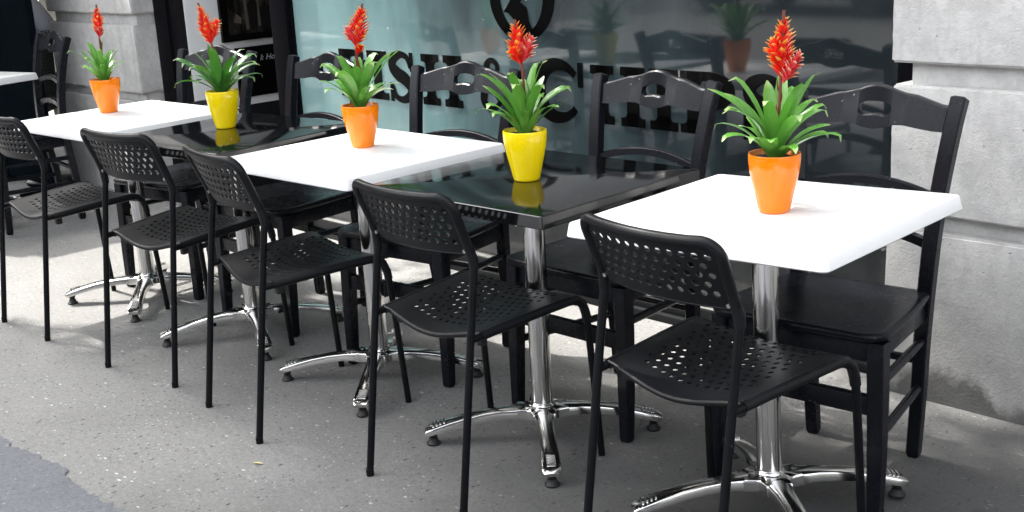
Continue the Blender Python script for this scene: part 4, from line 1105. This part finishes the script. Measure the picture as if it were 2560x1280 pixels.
ch = [['pelvis', 'waist', 'chest', 'neck0', 'neck', 'head', 'crown']]
for S in 'LR': ch += [['chest', 'sh' + S, 'el' + S, 'wr' + S, 'ha' + S], ['pelvis', 'hip' + S, 'kn' + S, 'an' + S, 'to' + S]] + [['ha' + S, 'f%d%s' % (f, S)] for f in range(5)]
skin_mesh('body', ch, M['skin'], pe, J)
K = {'w0': ((0, -0.065, 0.50), (0.165, 0.13)), 'w1': ((0, -0.07, 0.70), (0.155, 0.118)), 'c': ((0, -0.06, 0.92), (0.178, 0.125)), 'n': ((0, -0.045, 1.06), (0.095, 0.085)),
     'sL': ((-0.185, -0.06, 1.02), (0.078, 0.078)), 'eL': ((-0.262, -0.02, 0.845), (0.070, 0.070)), 'sR': ((0.185, -0.06, 1.02), (0.078, 0.078)), 'eR': ((0.262, -0.02, 0.845), (0.070, 0.070))}
skin_mesh('shirt', [['w0', 'w1', 'c', 'n'], ['c', 'sL', 'eL'], ['c', 'sR', 'eR']], M['shirt'], pe, K)
T = {'p': ((0, -0.05, 0.50), (0.16, 0.12)), 'hL': ((-0.105, 0.0, 0.505), (0.098, 0.092)), 'kL': ((-0.13, 0.385, 0.515), (0.075, 0.075)), 'aL': ((-0.13, 0.40, 0.12), (0.06, 0.06)), 'hR': ((0.105, 0.0, 0.505), (0.098, 0.092)), 'kR': ((0.13, 0.385, 0.515), (0.075, 0.075)), 'aR': ((0.13, 0.40, 0.12), (0.06, 0.06))}
skin_mesh('trousers', [['p', 'hL', 'kL', 'aL'], ['p', 'hR', 'kR', 'aR']], M['trouser'], pe, T)
Hh = {'a': ((0, -0.02, 1.20), (0.07, 0.07)), 'b': ((0, -0.015, 1.29), (0.088, 0.095)), 'c': ((0, 0.0, 1.345), (0.06, 0.07))}
skin_mesh('hair', [['a', 'b', 'c']], M['hair'], pe, Hh)

# ------------------------------------------------------------------ fallen leaf
m = MB(); leaf(m, 0.4, 0.030, 0.010, 10, -10)
o = m.build('fallen_leaf', M['dry_leaf'], None, (-0.54, -0.60, 0.002)); tag(o, 'small dry yellow leaf lying on the pavement between two perforated chairs', 'leaf')

# ------------------------------------------------------------------ street behind the camera (mirrored in the glass and the chrome; van and end building added to block sky)
car = empty('parked_car', (-8.4, -10.7, -0.12)); tag(car, 'dark car parked across the street, mirrored at the top of the shop window', 'car')
side = [(-2.15, 0.35), (-2.12, 0.75), (-1.25, 0.92), (-0.55, 1.40), (0.75, 1.44), (1.55, 0.98), (2.10, 0.90), (2.15, 0.35), (1.75, 0.24), (-1.75, 0.24)]
m = MB(); nS = len(side)
sec = [(-0.86, 0.94), (-0.80, 1.0), (0.80, 1.0), (0.86, 0.94)]
vs = []; fs = []
for y, k in sec:
    for x, z in side: vs.append((x * (0.985 if k < 1 else 1), y * (0.80 if z > 1.2 else 1), z * (0.99 if k < 1 else 1)))
for j in range(3):
    for i in range(nS): fs.append((j * nS + i, j * nS + (i + 1) % nS, (j + 1) * nS + (i + 1) % nS, (j + 1) * nS + i))
fs += [tuple(range(nS)), tuple(3 * nS + i for i in range(nS))[::-1]]
m.add(vs, fs); m.build('body', M['car'], car)
for s in (-1, 1):
    m = MB(); m.prism([(-1.05, 0.95), (-0.52, 1.34), (0.70, 1.37), (1.25, 0.98)], lambda a, b, d: (a, d * (0.86 - 0.17 * (b - 0.92) / 0.5), b), s * 1.0, s * 1.012); m.build('side_window', M['car_glass'], car)
    for x in (-1.35, 1.35):
        m = MB(); m.tube([(x, s * 0.70, 0.31), (x, s * 0.88, 0.31)], 0.31, 28); wh = m.build('wheel', M['rubber'], car)
        m = MB(); m.tube([(x, s * 0.872, 0.31), (x, s * 0.884, 0.31)], 0.045, 16)
        for k in range(10):
            mt = Matrix.Translation((x, s * 0.884, 0.31)) @ Matrix.Rotation(k * PI / 5, 4, 'Y'); m.box((-0.014, -0.006, 0.03), (0.014, 0.006, 0.205), 0.003, 2, mt)
        A = [(0.225 * math.cos(a), 0.225 * math.sin(a)) for a in [2 * PI * k / 32 for k in range(33)]]; B2 = [(0.195 * math.cos(a), 0.195 * math.sin(a)) for a in [2 * PI * k / 32 for k in range(33)]]
        m.quads_strip(A, B2, lambda a, b, d: (x + a, s * d, 0.31 + b), 0.87, 0.89); m.build('rim', M['rim'], wh)
van = empty('shade_van', (3.35, -5.0, -0.12)); tag(van, 'unseen dark grey van added behind the camera to shade the right foreground', 'van')  # added van, never in view, blocks sky to darken the right foreground
side = [(-2.5, 0.38), (-2.5, 1.95), (-2.42, 2.12), (1.0, 2.14), (1.25, 2.05), (1.95, 1.28), (2.45, 1.05), (2.55, 0.5), (2.45, 0.34), (-2.4, 0.34)]
m = MB(); nS = len(side); vs = []; fs = []
for y, k in ((-0.97, 0.97), (-0.93, 1.0), (0.93, 1.0), (0.97, 0.97)):
    for x, z in side: vs.append((x * (0.99 if k < 1 else 1), y * (0.90 if z > 1.9 else 1), 1.2 + (z - 1.2) * (0.985 if k < 1 else 1)))
for j in range(3):
    for i in range(nS): fs.append((j * nS + i, j * nS + (i + 1) % nS, (j + 1) * nS + (i + 1) % nS, (j + 1) * nS + i))
fs += [tuple(range(nS)), tuple(3 * nS + i for i in range(nS))[::-1]]
m.add(vs, fs); m.build('body', M['van'], van)
for s_ in (-1, 1):
    m = MB(); m.prism([(0.25, 1.30), (0.25, 1.86), (1.12, 1.86), (1.62, 1.34)], lambda a, b, d: (a, d * (0.985 - 0.05 * max(0, b - 1.3)), b), s_ * 1.0, s_ * 1.01); m.build('side_window', M['car_glass'], van)
    for x in (-1.55, 1.6):
        m = MB(); m.tube([(x, s_ * 0.78, 0.33), (x, s_ * 0.985, 0.33)], 0.33, 28); m.build('wheel', M['rubber'], van)
op = empty('opposite_building', (0, -17.5, 0)); tag(op, 'plain terraced building across the street, facing the shop', 'building')
m = MB(); m.box((-26, -4, -0.2), (22, 0, 5.2)); m.build('wall', M['brick'], op)
for k in range(14):
    for zz in (0.9, 3.2):
        m = MB(); m.box((-25 + k * 3.3, -0.02, zz), (-23.6 + k * 3.3, 0.03, zz + 1.6), 0.01); m.build('window', M['window_far'], op)

eb = empty('added_end_building', (-19.0, 0, 0)); tag(eb, 'unseen tall grey building added beyond the awning to hide the bright horizon', 'building')  # added out of view to keep bright horizon sky off the glossy chairs
m = MB(); m.box((-5, -13.5, -0.2), (0, 4, 11.0)); m.build('wall', M['added_end'], eb)
for yy in (-11.5, -8.5, -5.5, -2.5, 0.5):
    for zz in (0.9, 4.2, 7.4):
        m = MB(); m.box((-0.03, yy, zz), (0.03, yy + 1.4, zz + 1.9), 0.01); m.build('window', M['window_far'], eb)

# street tree that throws the dappled shade
TREE = True
if TREE:
    tr = empty('street_tree', (-5.6, -2.9, 0)); tag(tr, 'street tree at the kerb with its crown shaped and widened to shade the pavement', 'tree')
    m = MB(); m.tube([(0, 0, 0), (0.03, 0.02, 1.2), (0.1, 0.15, 2.6), (0.7, 0.7, 3.6), (2.0, 1.4, 4.8), (4.2, 1.8, 5.3)], [0.17, 0.14, 0.12, 0.10, 0.07, 0.03], 12)
    rnd = random.Random(3)
    for k in range(9):
        a = k * 0.7 * 2 + rnd.random(); m.tube([(0.7 + k * 0.35, 0.7 + k * 0.12, 3.6 + k * 0.19), (0.9 + k * 0.4 + 0.6 * math.cos(a), 0.8 + k * 0.1 + 0.6 * math.sin(a), 4.4 + k * 0.1), (1.0 + k * 0.45 + 1.5 * math.cos(a), 0.9 + 1.3 * math.sin(a), 5.0 + 0.06 * k)], [0.05, 0.035, 0.012], 8)
    m.build('trunk', M['bark'], tr)
    m = MB(); SD = Vector((-0.995 * math.cos(R(53)), -0.095 * math.cos(R(53)), math.sin(R(53))))
    gaps = ((-3.1, 0.35, 1.0, 0.55), (-2.1, 1.0, 0.5, 0.3), (-1.1, 0.9, 0.45, 0.22), (-0.35, 0.75, 0.3, 0.16), (-2.7, 0.0, 0.5, 0.25))
    k = 0
    while k < 260:
        g = Vector((rnd.uniform(-4.2, 3.4), rnd.uniform(-2.6, 1.0), 0)) if k < 120 else Vector((rnd.uniform(-10.5, -4.0), rnd.uniform(-4.2, 0.2), 0)) if k < 190 else Vector((rnd.uniform(-2.9, 0.3), rnd.uniform(-1.5, -0.40), 0)); h = rnd.uniform(4.3, 6.4)  # crown shaped to shade chosen ground, far clumps added to dim reflections
        if g.x < -2.4 and g.y > 0.0: continue
        r = rnd.uniform(0.26, 0.55)
        if any(((g.x - a) / (c + r)) ** 2 + ((g.y - b) / (d + r * 0.8)) ** 2 < 1 for a, b, c, d in gaps) and rnd.random() < 0.9: continue
        k += 1
        c = g + SD * (h / SD.z) - Vector((-5.6, -2.9, 0))
        for _ in range(int(110 * r * r / 0.16)):
            v = Vector((rnd.gauss(0, 1), rnd.gauss(0, 1), rnd.gauss(0, 1))).normalized() * r * rnd.random() ** 0.4
            p = c + v; a = Vector((rnd.gauss(0, 1), rnd.gauss(0, 1), rnd.gauss(0, 0.6))).normalized(); b = a.orthogonal().normalized()
            s = rnd.uniform(0.05, 0.09); m.add([p - a * s, p + b * s * 0.5, p + a * s, p - b * s * 0.5], [(0, 1, 2, 3)])
    m.build('crown', M['tree_leaf'], tr, smooth=0)

# ------------------------------------------------------------------ light
EL = R(53); AZV = Vector((-0.995, -0.095, 0))  # towards the sun, seen from above
SUN = 1.6; SKY = 0.15; EXPO = 2.5
sun = bpy.data.lights.new('sun', 'SUN'); sun.energy = SUN; sun.angle = R(0.7); sun.color = (1.0, 0.96, 0.90)
so = bpy.data.objects.new('sun', sun); COL.objects.link(so)
sd = Vector((AZV.x * math.cos(EL), AZV.y * math.cos(EL), math.sin(EL)))
so.rotation_euler = sd.to_track_quat('Z', 'Y').to_euler(); so.location = (-6, -1, 9)
w = bpy.data.worlds.new('World'); scene.world = w; w.use_nodes = True
nt = w.node_tree; bg = nt.nodes['Background']
sky = nt.nodes.new('ShaderNodeTexSky'); sky.sky_type = 'NISHITA'; sky.sun_disc = False; sky.sun_elevation = EL
sky.sun_rotation = math.atan2(AZV.x, AZV.y); sky.dust_density = 6.0; sky.air_density = 1.0; sky.ozone_density = 1.0
hs = nt.nodes.new('ShaderNodeHueSaturation'); hs.inputs['Saturation'].default_value = 0.25
nt.links.new(sky.outputs[0], hs.inputs['Color']); nt.links.new(hs.outputs[0], bg.inputs['Color']); bg.inputs['Strength'].default_value = SKY
vs_ = scene.view_settings; vs_.view_transform = 'Standard'; vs_.look = 'None'; vs_.exposure = EXPO; vs_.gamma = 1.0; vs_.use_curve_mapping = False
scene.cycles.max_bounces = 8; scene.cycles.diffuse_bounces = 4; scene.cycles.glossy_bounces = 4
scene.cycles.use_denoising = True; scene.cycles.sample_clamp_indirect = 6.0
